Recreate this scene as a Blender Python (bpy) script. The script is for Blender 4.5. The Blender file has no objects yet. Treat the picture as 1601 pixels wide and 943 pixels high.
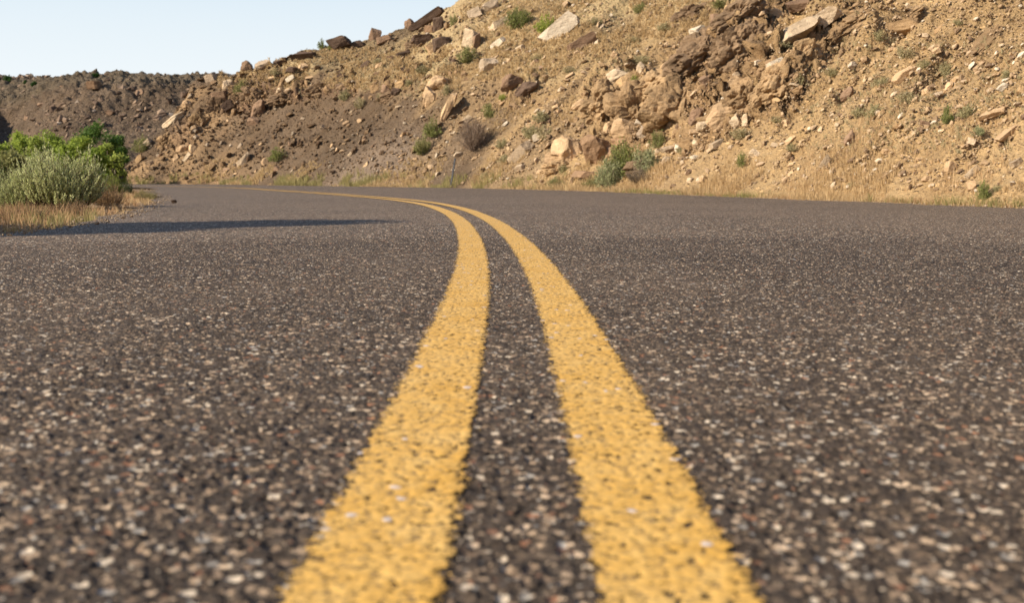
import bpy, math, random
import numpy as np
random.seed(7)
R = np.random.default_rng(11)
D = bpy.data
scn = bpy.context.scene
COL = scn.collection

# ------------------------------------------------------------------ camera
CAM_H = 0.27; FPX = 1601.0; CX = 800.5; CY = 471.5; PITCH = math.atan((471.5-278.0)/FPX)
cam = D.cameras.new('camera'); cam_o = D.objects.new('camera', cam); COL.objects.link(cam_o)
cam_o.location = (0, 0, CAM_H); cam_o.rotation_euler = (math.pi/2-PITCH, 0, 0)
cam.sensor_width = 36; cam.lens = 36; cam.clip_start = 0.02; cam.clip_end = 6000
cam.dof.use_dof = True; cam.dof.focus_distance = 4.2; cam.dof.aperture_fstop = 6.6
scn.camera = cam_o

# ------------------------------------------------------------------ light
SUN_AZ = (-0.90, -0.436); SUN_EL = math.radians(27)
w = D.worlds.new('World'); scn.world = w; w.use_nodes = True
nt = w.node_tree; bg = nt.nodes['Background']
sky = nt.nodes.new('ShaderNodeTexSky'); sky.sky_type = 'NISHITA'; sky.sun_disc = False
sky.sun_elevation = SUN_EL
sky.sun_rotation = math.atan2(SUN_AZ[0], SUN_AZ[1])
sky.dust_density = 1.0; sky.air_density = 1.0; sky.ozone_density = 1.3; sky.altitude = 1500
# dusty pale air low down, the clear sky's blue higher up
tc = nt.nodes.new('ShaderNodeTexCoord'); sx_ = nt.nodes.new('ShaderNodeSeparateXYZ'); nt.links.new(tc.outputs['Generated'], sx_.inputs[0])
cr = nt.nodes.new('ShaderNodeValToRGB'); el = cr.color_ramp.elements
el[0].position = 0.0; el[0].color = (.88, .89, .885, 1); el[1].position = .17; el[1].color = (.66, .755, .82, 1)
e2 = el.new(.06); e2.color = (.80, .845, .865, 1)
nt.links.new(sx_.outputs[2], cr.inputs[0])
sc_ = nt.nodes.new('ShaderNodeVectorMath'); sc_.operation = 'SCALE'; sc_.inputs['Scale'].default_value = 5.8; nt.links.new(cr.outputs[0], sc_.inputs[0])
mr = nt.nodes.new('ShaderNodeMapRange'); mr.interpolation_type = 'SMOOTHSTEP'; mr.inputs[1].default_value = .12; mr.inputs[2].default_value = .42; nt.links.new(sx_.outputs[2], mr.inputs[0])
mxs = nt.nodes.new('ShaderNodeMix'); mxs.data_type = 'RGBA'; nt.links.new(mr.outputs[0], mxs.inputs[0]); nt.links.new(sc_.outputs[0], mxs.inputs[6]); nt.links.new(sky.outputs[0], mxs.inputs[7])
nt.links.new(mxs.outputs[2], bg.inputs[0]); bg.inputs[1].default_value = 0.12
sun = D.lights.new('sun', 'SUN'); sun.energy = 5.0; sun.angle = math.radians(0.5); sun.color = (1.0, 0.89, 0.73)
so = D.objects.new('sun', sun); COL.objects.link(so)
from mathutils import Vector
sd = Vector((SUN_AZ[0]*math.cos(SUN_EL), SUN_AZ[1]*math.cos(SUN_EL), math.sin(SUN_EL)))
so.rotation_euler = sd.to_track_quat('Z', 'Y').to_euler()
scn.view_settings.view_transform = 'Standard'; scn.view_settings.look = 'None'
scn.view_settings.exposure = 0.72; scn.view_settings.gamma = 1.0

# ------------------------------------------------------------------ noise in numpy
def hash2(ix, iy, seed):
    n = (ix.astype(np.int64)*374761393 + iy.astype(np.int64)*668265263 + seed*974634777) & 0xffffffff
    n = ((n ^ (n >> 13))*1274126177) & 0xffffffff
    n = n ^ (n >> 16)
    return (n & 0xffff)/65535.0
def vnoise(x, y, seed=0):
    ix = np.floor(x); iy = np.floor(y); fx = x-ix; fy = y-iy
    ux = fx*fx*fx*(fx*(fx*6-15)+10); uy = fy*fy*fy*(fy*(fy*6-15)+10)
    a = hash2(ix, iy, seed); b = hash2(ix+1, iy, seed); c = hash2(ix, iy+1, seed); d = hash2(ix+1, iy+1, seed)
    return (a*(1-ux)+b*ux)*(1-uy)+(c*(1-ux)+d*ux)*uy*1.0 - 0.5
def fbm(x, y, oct=5, seed=0, gain=0.5, ridged=False):
    s = np.zeros_like(x); a = 1.0
    for k in range(oct):
        c, sn = math.cos(k*1.3), math.sin(k*1.3)
        n = vnoise(c*x-sn*y+k*17.3, sn*x+c*y-k*9.1, seed+k)
        if ridged: n = 0.5-np.abs(n)*2
        s += a*n; a *= gain; x = x*2.03; y = y*2.03
    return s
def sstep(a, b, x):
    t = np.clip((x-a)/(b-a), 0, 1); return t*t*(3-2*t)
def smin(a, b, k):
    h = np.clip(0.5+0.5*(b-a)/k, 0, 1); return b*(1-h)+a*h-k*h*(1-h)

# ------------------------------------------------------------------ photo ray helpers (real points in the place)
def ray(px, py):
    px = np.asarray(px, float); py = np.asarray(py, float)
    X = (px-CX)/FPX; Z = -(py-CY)/FPX; c, s = math.cos(PITCH), math.sin(PITCH)
    d = np.stack([X, c+s*Z, -s+c*Z], -1)
    return d
def project(x, y, z):
    c, s = math.cos(PITCH), math.sin(PITCH); zz = z-CAM_H
    dep = c*y-s*zz; up = s*y+c*zz
    dep = np.where(dep > .05, dep, .05)
    return CX+FPX*x/dep, CY-FPX*up/dep
def ground_pt(px, py, z=0.0):
    d = ray(px, py); t = (z-CAM_H)/d[..., 2]
    return d[..., 0]*t, d[..., 1]*t

# ------------------------------------------------------------------ curves
def smooth_poly(P, n=900, it=1):
    P = np.array(P, float)
    seg = np.r_[0, np.cumsum(np.hypot(*np.diff(P, axis=0).T))]
    # Catmull-Rom on chord length
    out = []
    T = np.linspace(0, seg[-1], n)
    m = np.gradient(P, seg, axis=0)
    k = np.clip(np.searchsorted(seg, T, side='right')-1, 0, len(seg)-2)
    h = (seg[k+1]-seg[k]); t = ((T-seg[k])/h)[:, None]; h = h[:, None]
    return (2*t**3-3*t**2+1)*P[k]+(t**3-2*t**2+t)*h*m[k]+(-2*t**3+3*t**2)*P[k+1]+(t**3-t**2)*h*m[k+1]

Ly = [(920,576),(813,608.5),(707,643),(600,684),(493,723),(440,735),(400,740),(380,737.5),(364,732.5),(348,722),(340,713),(324,679)]
Ry = [(920,1056),(813,1024),(707,988),(600,936.5),(493,886.5),(440,859),(400,829.5),(380,813),(364,794),(348,774),(340,759),(324,707)]
cen = [(-9.0,-30.0),(-3.6,-18.0),(-0.9,-9.0),(-0.12,-3.0)]
for (y, l), (_, r) in zip(Ly, Ry):
    a = ground_pt(l, y); b = ground_pt(r, y); cen.append(((a[0]+b[0])/2, (a[1]+b[1])/2))
for px, py in [(655, 316.5), (600, 310.2), (540, 305.3), (440, 298.4), (340, 293.0)]:
    a = ground_pt(px, py); cen.append((float(a[0]), float(a[1])))
cen += [(-15.0, 37.2), (-24.5, 43.5), (-40.0, 50.0), (-60, 55)]
CEN = smooth_poly(cen, 3000)
for _ in range(60):
    CEN[1:-1] = (CEN[:-2]+2*CEN[1:-1]+CEN[2:])/4
REDGE = smooth_poly([(1.0,-45.0),(4.2,-24.0),(5.3,-10.0),(5.6,0.0),(5.25,5.0)] +
    [tuple(float(v) for v in ground_pt(a, b)) for a, b in [(1600,325),(1280,313),(1050,304),(880,297.5),(700,293.6),(480,290.4),(300,288.0)]] +
    [(-17.5, 45.5), (-28.0, 51.0), (-45, 57), (-66, 63)], 500)
LEDGE = smooth_poly([(-12.0,-30.0),(-5.6,-14.0),(-3.2,-3.0),(-2.5,2.0)] +
    [tuple(float(v) for v in ground_pt(a, b)) for a, b in [(0,366),(110,352),(185,336),(236,319),(246,309),(230,301),(208,293)]] +
    [(-17.0, 36.0), (-26.0, 41.0), (-42, 46), (-60, 50)], 400)

def curve_dist(P, x, y):
    """signed distance (positive to the right of travel) and nearest parameter"""
    x = x.ravel(); y = y.ravel()
    out = np.empty(x.size); par = np.empty(x.size)
    T = np.gradient(P, axis=0); T /= np.hypot(T[:, 0], T[:, 1])[:, None]
    for a in range(0, x.size, 20000):
        xs = x[a:a+20000, None]; ys = y[a:a+20000, None]
        d2 = (xs-P[:, 0])**2+(ys-P[:, 1])**2
        k = d2.argmin(1)
        dx = xs[:, 0]-P[k, 0]; dy = ys[:, 0]-P[k, 1]
        tx, ty = T[k, 0], T[k, 1]
        cr = dx*ty-dy*tx
        al = dx*tx+dy*ty
        inner = (k > 0) & (k < len(P)-1)
        out[a:a+20000] = np.where(inner, cr, np.sign(cr)*np.sqrt(d2[np.arange(len(k)), k]))
        par[a:a+20000] = k
    return out, par
RE_C = REDGE[::2]

# ------------------------------------------------------------------ hillside height
# profile along the road edge, keyed by the edge's Y coordinate
def hill_height(x, y, detail=True):
    shp = x.shape; x = x.ravel().astype(float); y = y.ravel().astype(float)
    d, k = curve_dist(RE_C, x, y)
    ey = RE_C[np.clip(k.astype(int), 0, len(RE_C)-1), 1]
    ey = ey + 0.0
    yy   = [-50, 5, 10, 14, 18, 23, 28, 33, 37, 38.6, 40.3, 41.2, 42.2, 43.4, 44.2, 45.2, 60]
    rim  = np.interp(ey, yy, [9, 9, 9, 7.0, 5.0, 3.4, 2.9, 3.2, 3.4, 3.6, 3.7, 3.8, 3.9, 4.0, 4.3, 4.3, 4.3])
    a1   = np.interp(ey, [-50, 33, 38, 43, 46, 60], [.80, .80, .82, .85, .9, .9])
    a2   = np.interp(ey, yy, [.62, .62, .60, .58, .55, .54, .54, .56, .56, .56, .56, .54, .50, .42, .36, .3, .3])
    crest= np.interp(ey, yy, [20, 20, 18, 16, 15, 15, 15, 13.0, 11.0, 9.9, 8.8, 7.9, 7.0, 6.2, 5.1, 4.2, 4.2])
    wob = fbm(x*.22, y*.22, 3, 5)*0.9
    dd = d-0.55+0.25*fbm(x*.8, y*.8, 2, 3)
    z1 = a1*dd
    drim = rim/a1+wob
    z2 = a1*drim+a2*(dd-drim)
    z = smin(z1, z2, 0.25)
    dcr = drim+(crest-rim)/a2
    z3 = a1*drim+a2*(dcr-drim)+0.06*(dd-dcr)
    z = smin(z, z3, 0.5)
    z = np.maximum(z, -0.06) if not detail else z
    # nose of the hill at the far left
    nose = 1.12*(x+18.7+0.9*fbm(x*.35+3, y*.35, 3, 21))
    z = smin(z, nose, 0.3)
    # the crest swells and dips along the skyline
    bear = CX+FPX*np.tan(np.clip(np.arctan2(x, np.maximum(y, .1)), -1.2, 1.2))
    kk = np.interp(bear, [240, 280, 320, 350, 380, 430, 480, 520, 560, 600, 640, 690, 730, 850, 1000], [1.0, 1.1, 1.17, 1.17, 1.07, 1.2, 1.27, 1.24, 1.17, 1.13, 1.12, 1.13, 1.16, 1.12, 1.0])
    z = np.where(z > 1.5, z*(1+(kk-1)*sstep(2.0, 4.6, z)), z)
    if detail:
        on = sstep(0.2, 1.6, z)
        # streak coordinates down the fall line
        u = (-.85*x-.5*y); v = (.5*x-.85*y)
        px, py = project(x, y, np.maximum(z, 0))
        rgt = sstep(700, 1100, px)
        z += on*0.34*fbm(u*.22, v*.75, 4, 31, .5, True)*(1-.35*rgt)
        z += on*0.13*fbm(u*.8, v*2.6, 4, 41, .55, True)
        u2 = (-.97*x-.25*y); v2 = (.25*x-.97*y)
        z += on*rgt*(0.30*fbm(u2*.35, v2*1.1, 4, 43, .5, True)+.06*fbm(u2*1.2, v2*3.6, 2, 47, .5, True))
        z += on*0.10*fbm(x*1.6, y*1.6, 5, 51, .55)
        # rim lip: a small steep break in the soil with an uneven front
        lip = np.exp(-((dd-drim)/0.55)**2)
        z += on*lip*(0.30+0.5*fbm(x*.9, y*.9, 3, 61))*sstep(1.0, 0.2, sstep(600, 800, px)+sstep(1500, 1250, px)*0)
        # the broken outcrop band in the middle of the cut (bulges of cemented rubble)
        def blob(cx, cy, rx, ry, ang, amp):
            ca, sa = math.cos(ang), math.sin(ang)
            qx = ((px-cx)*ca+(py-cy)*sa)/rx; qy = (-(px-cx)*sa+(py-cy)*ca)/ry
            return amp*np.clip(1-(qx*qx+qy*qy), 0, 1)**0.7
        dist = np.hypot(x, y)
        B = np.zeros_like(z)
        for b in OUTCROP: B = np.maximum(B, blob(*b))
        B *= (0.6+1.1*fbm(x*1.3, y*1.3, 5, 71, .65))
        z += B
        for b in HOLLOW: z -= blob(*b)
        # small benches and steps across the right slope
        for b in STEPS: z += blob(*b)
    return z.reshape(shp), d.reshape(shp)
OUTCROP = [(1000, 190, 95, 42, -.50, .85), (1075, 150, 120, 40, -.55, 1.0), (1150, 105, 95, 40, -.6, 1.1), (1215, 150, 62, 30, -.6, 1.0),
           (1160, 45, 110, 30, -.5, .8), (950, 140, 50, 26, -.5, .6), (1270, 80, 70, 30, -.6, .9), (1100, 205, 60, 24, -.5, .7), (1290,40,90,24,-.5,.6),
           (430, 143, 80, 16, .05, .7), (385, 155, 34, 22, 0, .7), (600, 138, 60, 12, -.2, .5), (520, 140, 50, 12, 0, .5), (690, 130, 40, 20, -.6, .35), (820, 145, 40, 16, -.6, .45), (290,205,34,26,-.7,.45)]
HOLLOW = [(450, 168, 70, 8, .0, .4), (360, 178, 26, 8, 0, .4), (1105, 118, 62, 14, -.45, .7), (1232, 22, 26, 14, -.6, .9), (1180, 196, 70, 12, -.5, .5), (935, 228, 34, 14, 0, .3)]
STEPS = [(1330, 140, 60, 10, -.75, .42), (1270, 215, 60, 9, -.7, .32), (1545, 60, 90, 9, -.75, .4), (1420, 200, 60, 8, -.6, .22), (1560, 190, 60, 8, -.5, .25), (1380, 95, 70, 9, -.75, .35), (1460, 130, 70, 7, -.75, .25), (1230, 250, 50, 7, -.7, .2), (1500, 250, 60, 7, -.6, .2), (1350, 250, 50, 6, -.7, .2),
         (1330, 60, 60, 12, -.6, .3), (1500, 95, 80, 8, -.75, .18)]

# the hillside's grid is kept so that rays can be followed on to it
GAZ = np.r_[np.linspace(-48, -27, 60)[:-1], np.linspace(-27, 30, 1150), np.linspace(30, 180, 170)[1:]]*math.pi/180
GR = [4.2]
while GR[-1] < 100: GR.append(GR[-1]*(1.0021 if GR[-1] < 62 else 1.02))
GR = np.array(GR); GA2, GR2 = np.meshgrid(GAZ, GR); GX = GR2*np.sin(GA2); GY = GR2*np.cos(GA2)
GH, GD = hill_height(GX, GY)
GHH = np.where(GD < 0, -.03, GH)
def hill_hit(px, py):
    px = np.atleast_1d(np.asarray(px, float)); py = np.atleast_1d(np.asarray(py, float))
    d = ray(px, py); hor = np.hypot(d[:, 0], d[:, 1]); az = np.arctan2(d[:, 0], d[:, 1]); sl = d[:, 2]/hor
    c = np.clip(np.searchsorted(GAZ, az), 1, len(GAZ)-1); f = (az-GAZ[c-1])/(GAZ[c]-GAZ[c-1])
    pts = []
    for i in range(len(px)):
        H = GHH[:, c[i]-1]*(1-f[i])+GHH[:, c[i]]*f[i]
        b = CAM_H+sl[i]*GR < H
        k = int(b.argmax())
        if k == 0: pts.append(None); continue
        u = H[k-1]-(CAM_H+sl[i]*GR[k-1]); v = H[k]-(CAM_H+sl[i]*GR[k]); t = GR[k-1]+(GR[k]-GR[k-1])*(-u)/(v-u+1e-9)
        pts.append((math.sin(az[i])*t, math.cos(az[i])*t, CAM_H+sl[i]*t))
    return pts

# ------------------------------------------------------------------ mesh / object helpers
def mesh_np(name, V, F, smooth=False, attrs=None, uv=None):
    V = np.asarray(V, np.float32); F = np.asarray(F, np.int32); n = F.shape[1]
    me = D.meshes.new(name)
    me.vertices.add(len(V)); me.vertices.foreach_set('co', V.ravel())
    me.loops.add(F.size); me.loops.foreach_set('vertex_index', F.ravel())
    me.polygons.add(len(F)); me.polygons.foreach_set('loop_start', np.arange(0, F.size, n, dtype=np.int32))
    me.polygons.foreach_set('use_smooth', np.full(len(F), smooth))
    me.update(calc_edges=True)
    for k, a in (attrs or {}).items():
        a = np.asarray(a, np.float32)
        if a.ndim == 1:
            at = me.attributes.new(k, 'FLOAT', 'POINT'); at.data.foreach_set('value', a)
        else:
            at = me.attributes.new(k, 'FLOAT_VECTOR', 'POINT'); at.data.foreach_set('vector', a.ravel())
    return me
def link(name, me, mat=None, parent=None, **props):
    o = D.objects.new(name, me)
    if mat and not me.materials: me.materials.append(mat)
    COL.objects.link(o)
    if parent: o.parent = parent
    for k, v in props.items():
        if v is not None: o[k] = v
    return o
def empty(name, loc, **props):
    o = D.objects.new(name, None); COL.objects.link(o); o.location = loc; o.empty_display_size = .1
    for k, v in props.items():
        if v is not None: o[k] = v
    return o

class NT:
    def __init__(s, name):
        s.m = D.materials.new(name); s.m.use_nodes = True; s.t = s.m.node_tree; s.n = s.t.nodes
        s.b = s.n['Principled BSDF']; s.out = s.n['Material Output']; s.b.inputs['Specular IOR Level'].default_value = .25
    def new(s, t, **kw):
        n = s.n.new(t)
        for k, v in kw.items():
            if k.startswith('i_'): n.inputs[k[2:].replace('_', ' ')].default_value = v
            else: setattr(n, k, v)
        return n
    def l(s, a, b): s.t.links.new(a, b)
    def math(s, op, a, b=None, c=None, clamp=False):
        n = s.new('ShaderNodeMath', operation=op, use_clamp=clamp)
        for i, v in enumerate((a, b, c)):
            if v is None: continue
            if isinstance(v, (int, float)): n.inputs[i].default_value = v
            else: s.l(v, n.inputs[i])
        return n.outputs[0]
    def coord(s): return s.new('ShaderNodeTexCoord').outputs['Object']
    def mapping(s, vec, scale=(1, 1, 1), rot=(0, 0, 0), loc=(0, 0, 0)):
        n = s.new('ShaderNodeMapping'); n.inputs['Scale'].default_value = scale; n.inputs['Rotation'].default_value = rot; n.inputs['Location'].default_value = loc
        s.l(vec, n.inputs['Vector']); return n.outputs[0]
    def noise(s, vec, scale, detail=4, rough=.55, dist=0, out='Fac'):
        n = s.new('ShaderNodeTexNoise'); n.inputs['Scale'].default_value = scale; n.inputs['Detail'].default_value = detail
        n.inputs['Roughness'].default_value = rough; n.inputs['Distortion'].default_value = dist
        s.l(vec, n.inputs['Vector']); return n.outputs[out]
    def voro(s, vec, scale, feature='F1', dim='3D', rnd=1, smooth=None):
        n = s.new('ShaderNodeTexVoronoi', feature=feature, voronoi_dimensions=dim); n.inputs['Scale'].default_value = scale
        n.inputs['Randomness'].default_value = rnd
        s.l(vec, n.inputs['Vector']); return n
    def ramp(s, f, stops, interp='LINEAR'):
        n = s.new('ShaderNodeValToRGB'); cr = n.color_ramp; cr.interpolation = interp
        while len(cr.elements) < len(stops): cr.elements.new(.5)
        for e, (p, c) in zip(cr.elements, stops):
            e.position = p; e.color = (*c, 1) if len(c) == 3 else c
        s.l(f, n.inputs[0]); return n.outputs[0]
    def mix(s, f, a, b, blend='MIX'):
        n = s.new('ShaderNodeMix', data_type='RGBA', blend_type=blend)
        for sock, v in ((n.inputs[0], f), (n.inputs[6], a), (n.inputs[7], b)):
            if isinstance(v, (int, float)): sock.default_value = v
            elif isinstance(v, tuple): sock.default_value = (*v, 1)
            else: s.l(v, sock)
        return n.outputs[2]
    def maprange(s, v, a, b, c=0, d=1):
        n = s.new('ShaderNodeMapRange'); s.l(v, n.inputs[0])
        for i, q in enumerate((a, b, c, d)): n.inputs[i+1].default_value = q
        return n.outputs[0]
    def bump(s, h, dist, strength=1.0, normal=None):
        n = s.new('ShaderNodeBump'); n.inputs['Distance'].default_value = dist; n.inputs['Strength'].default_value = strength
        s.l(h, n.inputs['Height'])
        if normal: s.l(normal, n.inputs['Normal'])
        return n.outputs[0]
    def attr(s, name, out='Fac'):
        n = s.new('ShaderNodeAttribute'); n.attribute_name = name; return n.outputs[out]

# ------------------------------------------------------------------ road materials
def pebble_height(M, P):
    """chip-seal surface: rounded stones of two sizes in binder; returns height 0..1, voronoi nodes"""
    wv = M.noise(P, 60, 2, .5, out='Color')
    mm = M.new('ShaderNodeVectorMath', operation='MULTIPLY_ADD'); M.l(wv, mm.inputs[0]); mm.inputs[1].default_value = (.006, .006, 0); M.l(P, mm.inputs[2])
    PP = M.mapping(mm.outputs[0], (1, 1, 0))
    v1 = M.voro(PP, 92, 'F1', '2D'); v2 = M.voro(PP, 190, 'F1', '2D')
    sep = M.new('ShaderNodeSeparateColor'); M.l(v1.outputs['Color'], sep.inputs[0])
    sep2 = M.new('ShaderNodeSeparateColor'); M.l(v2.outputs['Color'], sep2.inputs[0])
    # dome with a random radius
    rad = M.maprange(sep.outputs[0], 0, 1, .36, .66)
    q = M.math('DIVIDE', v1.outputs['Distance'], rad)
    dome = M.math('SQRT', M.math('MAXIMUM', M.math('SUBTRACT', 1.0, M.math('POWER', q, 2.4)), 0.0))
    hh = M.math('MULTIPLY', dome, M.maprange(sep.outputs[1], 0, 1, .35, 1.0))
    q2 = M.math('DIVIDE', v2.outputs['Distance'], .55)
    dome2 = M.math('MAXIMUM', M.math('SUBTRACT', 1.0, M.math('POWER', q2, 2.0)), 0.0)
    h2 = M.math('MULTIPLY', dome2, M.maprange(sep2.outputs[1], 0, 1, .1, .5))
    H = M.math('MAXIMUM', hh, h2)
    return H, hh, h2, sep, sep2

def road_material():
    M = NT('asphalt_chip_seal'); P = M.coord()
    H, hh, h2, sep, sep2 = pebble_height(M, P)
    pal = [(0, (.030, .026, .023)), (.24, (.060, .047, .038)), (.42, (.13, .10, .074)), (.60, (.25, .185, .132)), (.73, (.41, .315, .225)),
           (.815, (.30, .155, .095)), (.85, (.58, .46, .34)), (.91, (.38, .37, .35)), (.952, (.66, .58, .47))]
    c1 = M.ramp(sep.outputs[2], pal, 'CONSTANT'); c2 = M.ramp(sep2.outputs[2], pal, 'CONSTANT')
    gr = M.noise(P, 420, 3, .6)
    binder = M.ramp(gr, [(.3, (.024, .019, .016)), (.7, (.064, .050, .040))])
    on1 = M.maprange(hh, .25, .45); on2 = M.math('MULTIPLY', M.maprange(h2, .12, .22), .8)
    c = M.mix(on2, binder, c2); 
    big = M.math('GREATER_THAN', M.math('SUBTRACT', hh, h2), 0.0)
    on1 = M.math('MULTIPLY', on1, big)
    c = M.mix(on1, c, c1)
    # wear: broad lighter/dustier patches, as the traffic and dust leave them
    wn = M.noise(P, .55, 4, .6)
    wn2 = M.noise(M.mapping(P, (5, .5, 1)), .5, 3, .5)
    c = M.mix(M.math('MULTIPLY', M.maprange(wn, .35, .75), .30), c, (.28, .215, .16))
    c = M.mix(M.math('MULTIPLY', M.maprange(wn2, .45, .8), .15), c, (.19, .155, .125))
    c = M.mix(1.0, c, M.ramp(M.noise(P, 20, 4, .65), [(.32, (.74, .72, .70)), (.68, (1.28, 1.26, 1.22))]), 'MULTIPLY')
    c = M.mix(1.0, c, (1.02, .965, .895), 'MULTIPLY')
    M.l(c, M.b.inputs['Base Color'])
    M.b.inputs['Roughness'].default_value = .72; M.b.inputs['Specular IOR Level'].default_value = .16
    fine = M.noise(P, 700, 3, .6)
    hb = M.math('ADD', H, M.math('MULTIPLY', fine, .25))
    M.l(M.bump(hb, .0042, .9), M.b.inputs['Normal'])
    dn = M.new('ShaderNodeDisplacement'); dn.inputs['Midlevel'].default_value = .45
    hd = M.math('ADD', H, M.math('MULTIPLY', M.noise(P, 260, 2, .5), .3))
    M.l(hd, dn.inputs['Height']); M.l(M.math('MULTIPLY', M.attr('relief'), .0050), dn.inputs['Scale'])
    M.l(dn.outputs[0], M.out.inputs['Displacement'])
    M.m.displacement_method = 'DISPLACEMENT'
    return M.m

def paint_material():
    M = NT('yellow_road_paint'); P = M.coord()
    H, hh, h2, sep, sep2 = pebble_height(M, P)
    n1 = M.noise(P, 130, 4, .65); n2 = M.noise(P, 9, 3, .5); n3 = M.noise(P, 330, 2, .5)
    base = M.ramp(n2, [(.3, (.62, .34, .058)), (.7, (.67, .405, .11))])
    base = M.mix(M.math('MULTIPLY', M.maprange(n3, .35, .75), .35), base, (.52, .26, .045))
    base = M.mix(M.math('MULTIPLY', M.maprange(n1, .5, .8), .4), base, (.76, .50, .17))
    base = M.mix(M.math('MULTIPLY', M.maprange(M.noise(P, 26, 4, .6), .48, .72), .35), base, (.76, .52, .19))
    # darker brown in the low pits between the stones
    pit = M.math('MULTIPLY', M.maprange(H, .20, .04), M.maprange(n1, .40, .56))
    base = M.mix(M.math('MULTIPLY', pit, .85), base, (.16, .10, .045))
    vs = M.voro(P, 170); ss = M.new('ShaderNodeSeparateColor'); M.l(vs.outputs['Color'], ss.inputs[0])
    speck = M.math('MULTIPLY', M.math('GREATER_THAN', ss.outputs[0], .86), M.maprange(vs.outputs['Distance'], .45, .25))
    base = M.mix(M.math('MULTIPLY', speck, .8), base, (.13, .085, .045))
    stone = M.math('MULTIPLY', M.math('GREATER_THAN', sep.outputs[1], .985), M.math('GREATER_THAN', hh, .55))
    base = M.mix(stone, base, (.55, .47, .42))
    M.l(base, M.b.inputs['Base Color']); M.b.inputs['Roughness'].default_value = .6
    hb = M.math('ADD', H, M.math('MULTIPLY', n3, .6))
    M.l(M.bump(hb, .0010, .5), M.b.inputs['Normal'])
    # ragged edge and worn-through specks
    uu = M.attr('across')        # distance from the line's axis, metres
    e = M.math('ADD', uu, M.math('MULTIPLY', M.math('SUBTRACT', n1, .5), .038))
    e = M.math('ADD', e, M.math('MULTIPLY', M.math('SUBTRACT', n3, .5), .030))
    e = M.math('ADD', e, M.math('MULTIPLY', M.math('SUBTRACT', M.noise(P, 22, 3, .5), .5), .014))
    e = M.math('SUBTRACT', e, M.math('MULTIPLY', M.math('SUBTRACT', H, .35), .007))
    inside = M.math('LESS_THAN', e, .0490)
    hole = M.math('MULTIPLY', M.math('LESS_THAN', H, .16), M.math('GREATER_THAN', M.noise(P, 85, 3, .6), .56))
    al = M.math('MULTIPLY', inside, M.math('SUBTRACT', 1.0, hole))
    M.l(al, M.b.inputs['Alpha'])
    dn = M.new('ShaderNodeDisplacement'); dn.inputs['Midlevel'].default_value = .0
    hd = M.math('ADD', H, M.math('MULTIPLY', M.noise(P, 260, 2, .5), .3))
    # paint bridges the gaps: never lower than a little above the binder
    hd = M.math('ADD', M.math('MULTIPLY', M.math('MAXIMUM', M.math('SUBTRACT', hd, .45), -.2), .28), .24)
    M.l(hd, dn.inputs['Height']); M.l(M.math('MULTIPLY', M.attr('relief'), .0034), dn.inputs['Scale'])
    M.l(dn.outputs[0], M.out.inputs['Displacement'])
    M.m.displacement_method = 'DISPLACEMENT'
    return M.m

def build_road():
    az = np.r_[np.linspace(-180, -38, 110)[:-1], np.linspace(-38, 38, 1010), np.linspace(38, 180, 110)[1:-1]]*math.pi/180
    r = [0.08]
    while r[-1] < 85:
        q = r[-1]
        if q < .5: st = .05
        elif q < 4.5: st = .0021+.0011*(q-.5)
        else: st = max(.0065, q*.0125 if q > 9 else .0065+(q-4.5)*.022)
        r.append(q+st)
    r = np.array(r)
    A, RR = np.meshgrid(az, r)
    X = RR*np.sin(A); Y = RR*np.cos(A)
    dr, _ = curve_dist(RE_C, X, Y); dl, _ = curve_dist(LEDGE[::2], X, Y)
    n1 = fbm(X.ravel()*1.7, Y.ravel()*1.7, 5, 91, .6)*.20
    ok = (dr < 0.0+n1) & (dl > 0.0+n1)
    ok = ok.reshape(X.shape)
    nr, na = X.shape
    idx = np.arange(nr*na).reshape(nr, na)
    nxt = np.roll(idx, -1, 1)
    Q = np.stack([idx[:-1], nxt[:-1], nxt[1:], idx[1:]], -1).reshape(-1, 4)
    okf = (ok[:-1] & np.roll(ok, -1, 1)[:-1] & np.roll(ok, -1, 1)[1:] & ok[1:]).ravel()
    Q = Q[okf][:, ::-1]
    used = np.zeros(nr*na, bool); used[Q.ravel()] = True
    remap = np.cumsum(used)-1
    Q = remap[Q]
    x = X.ravel()[used]; y = Y.ravel()[used]; rr = RR.ravel()[used]; aa = A.ravel()[used]
    z = 0.004*fbm(x*.7, y*.7, 3, 14)*sstep(.5, 3, rr)
    relief = (1-sstep(6.0, 10, rr))*(1-sstep(.66, .7, np.abs(aa)))*sstep(.3, .5, rr)
    me = mesh_np('road', np.stack([x, y, z], -1), Q, True, {'relief': relief})
    link('road', me, road_material(), kind='structure')

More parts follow.
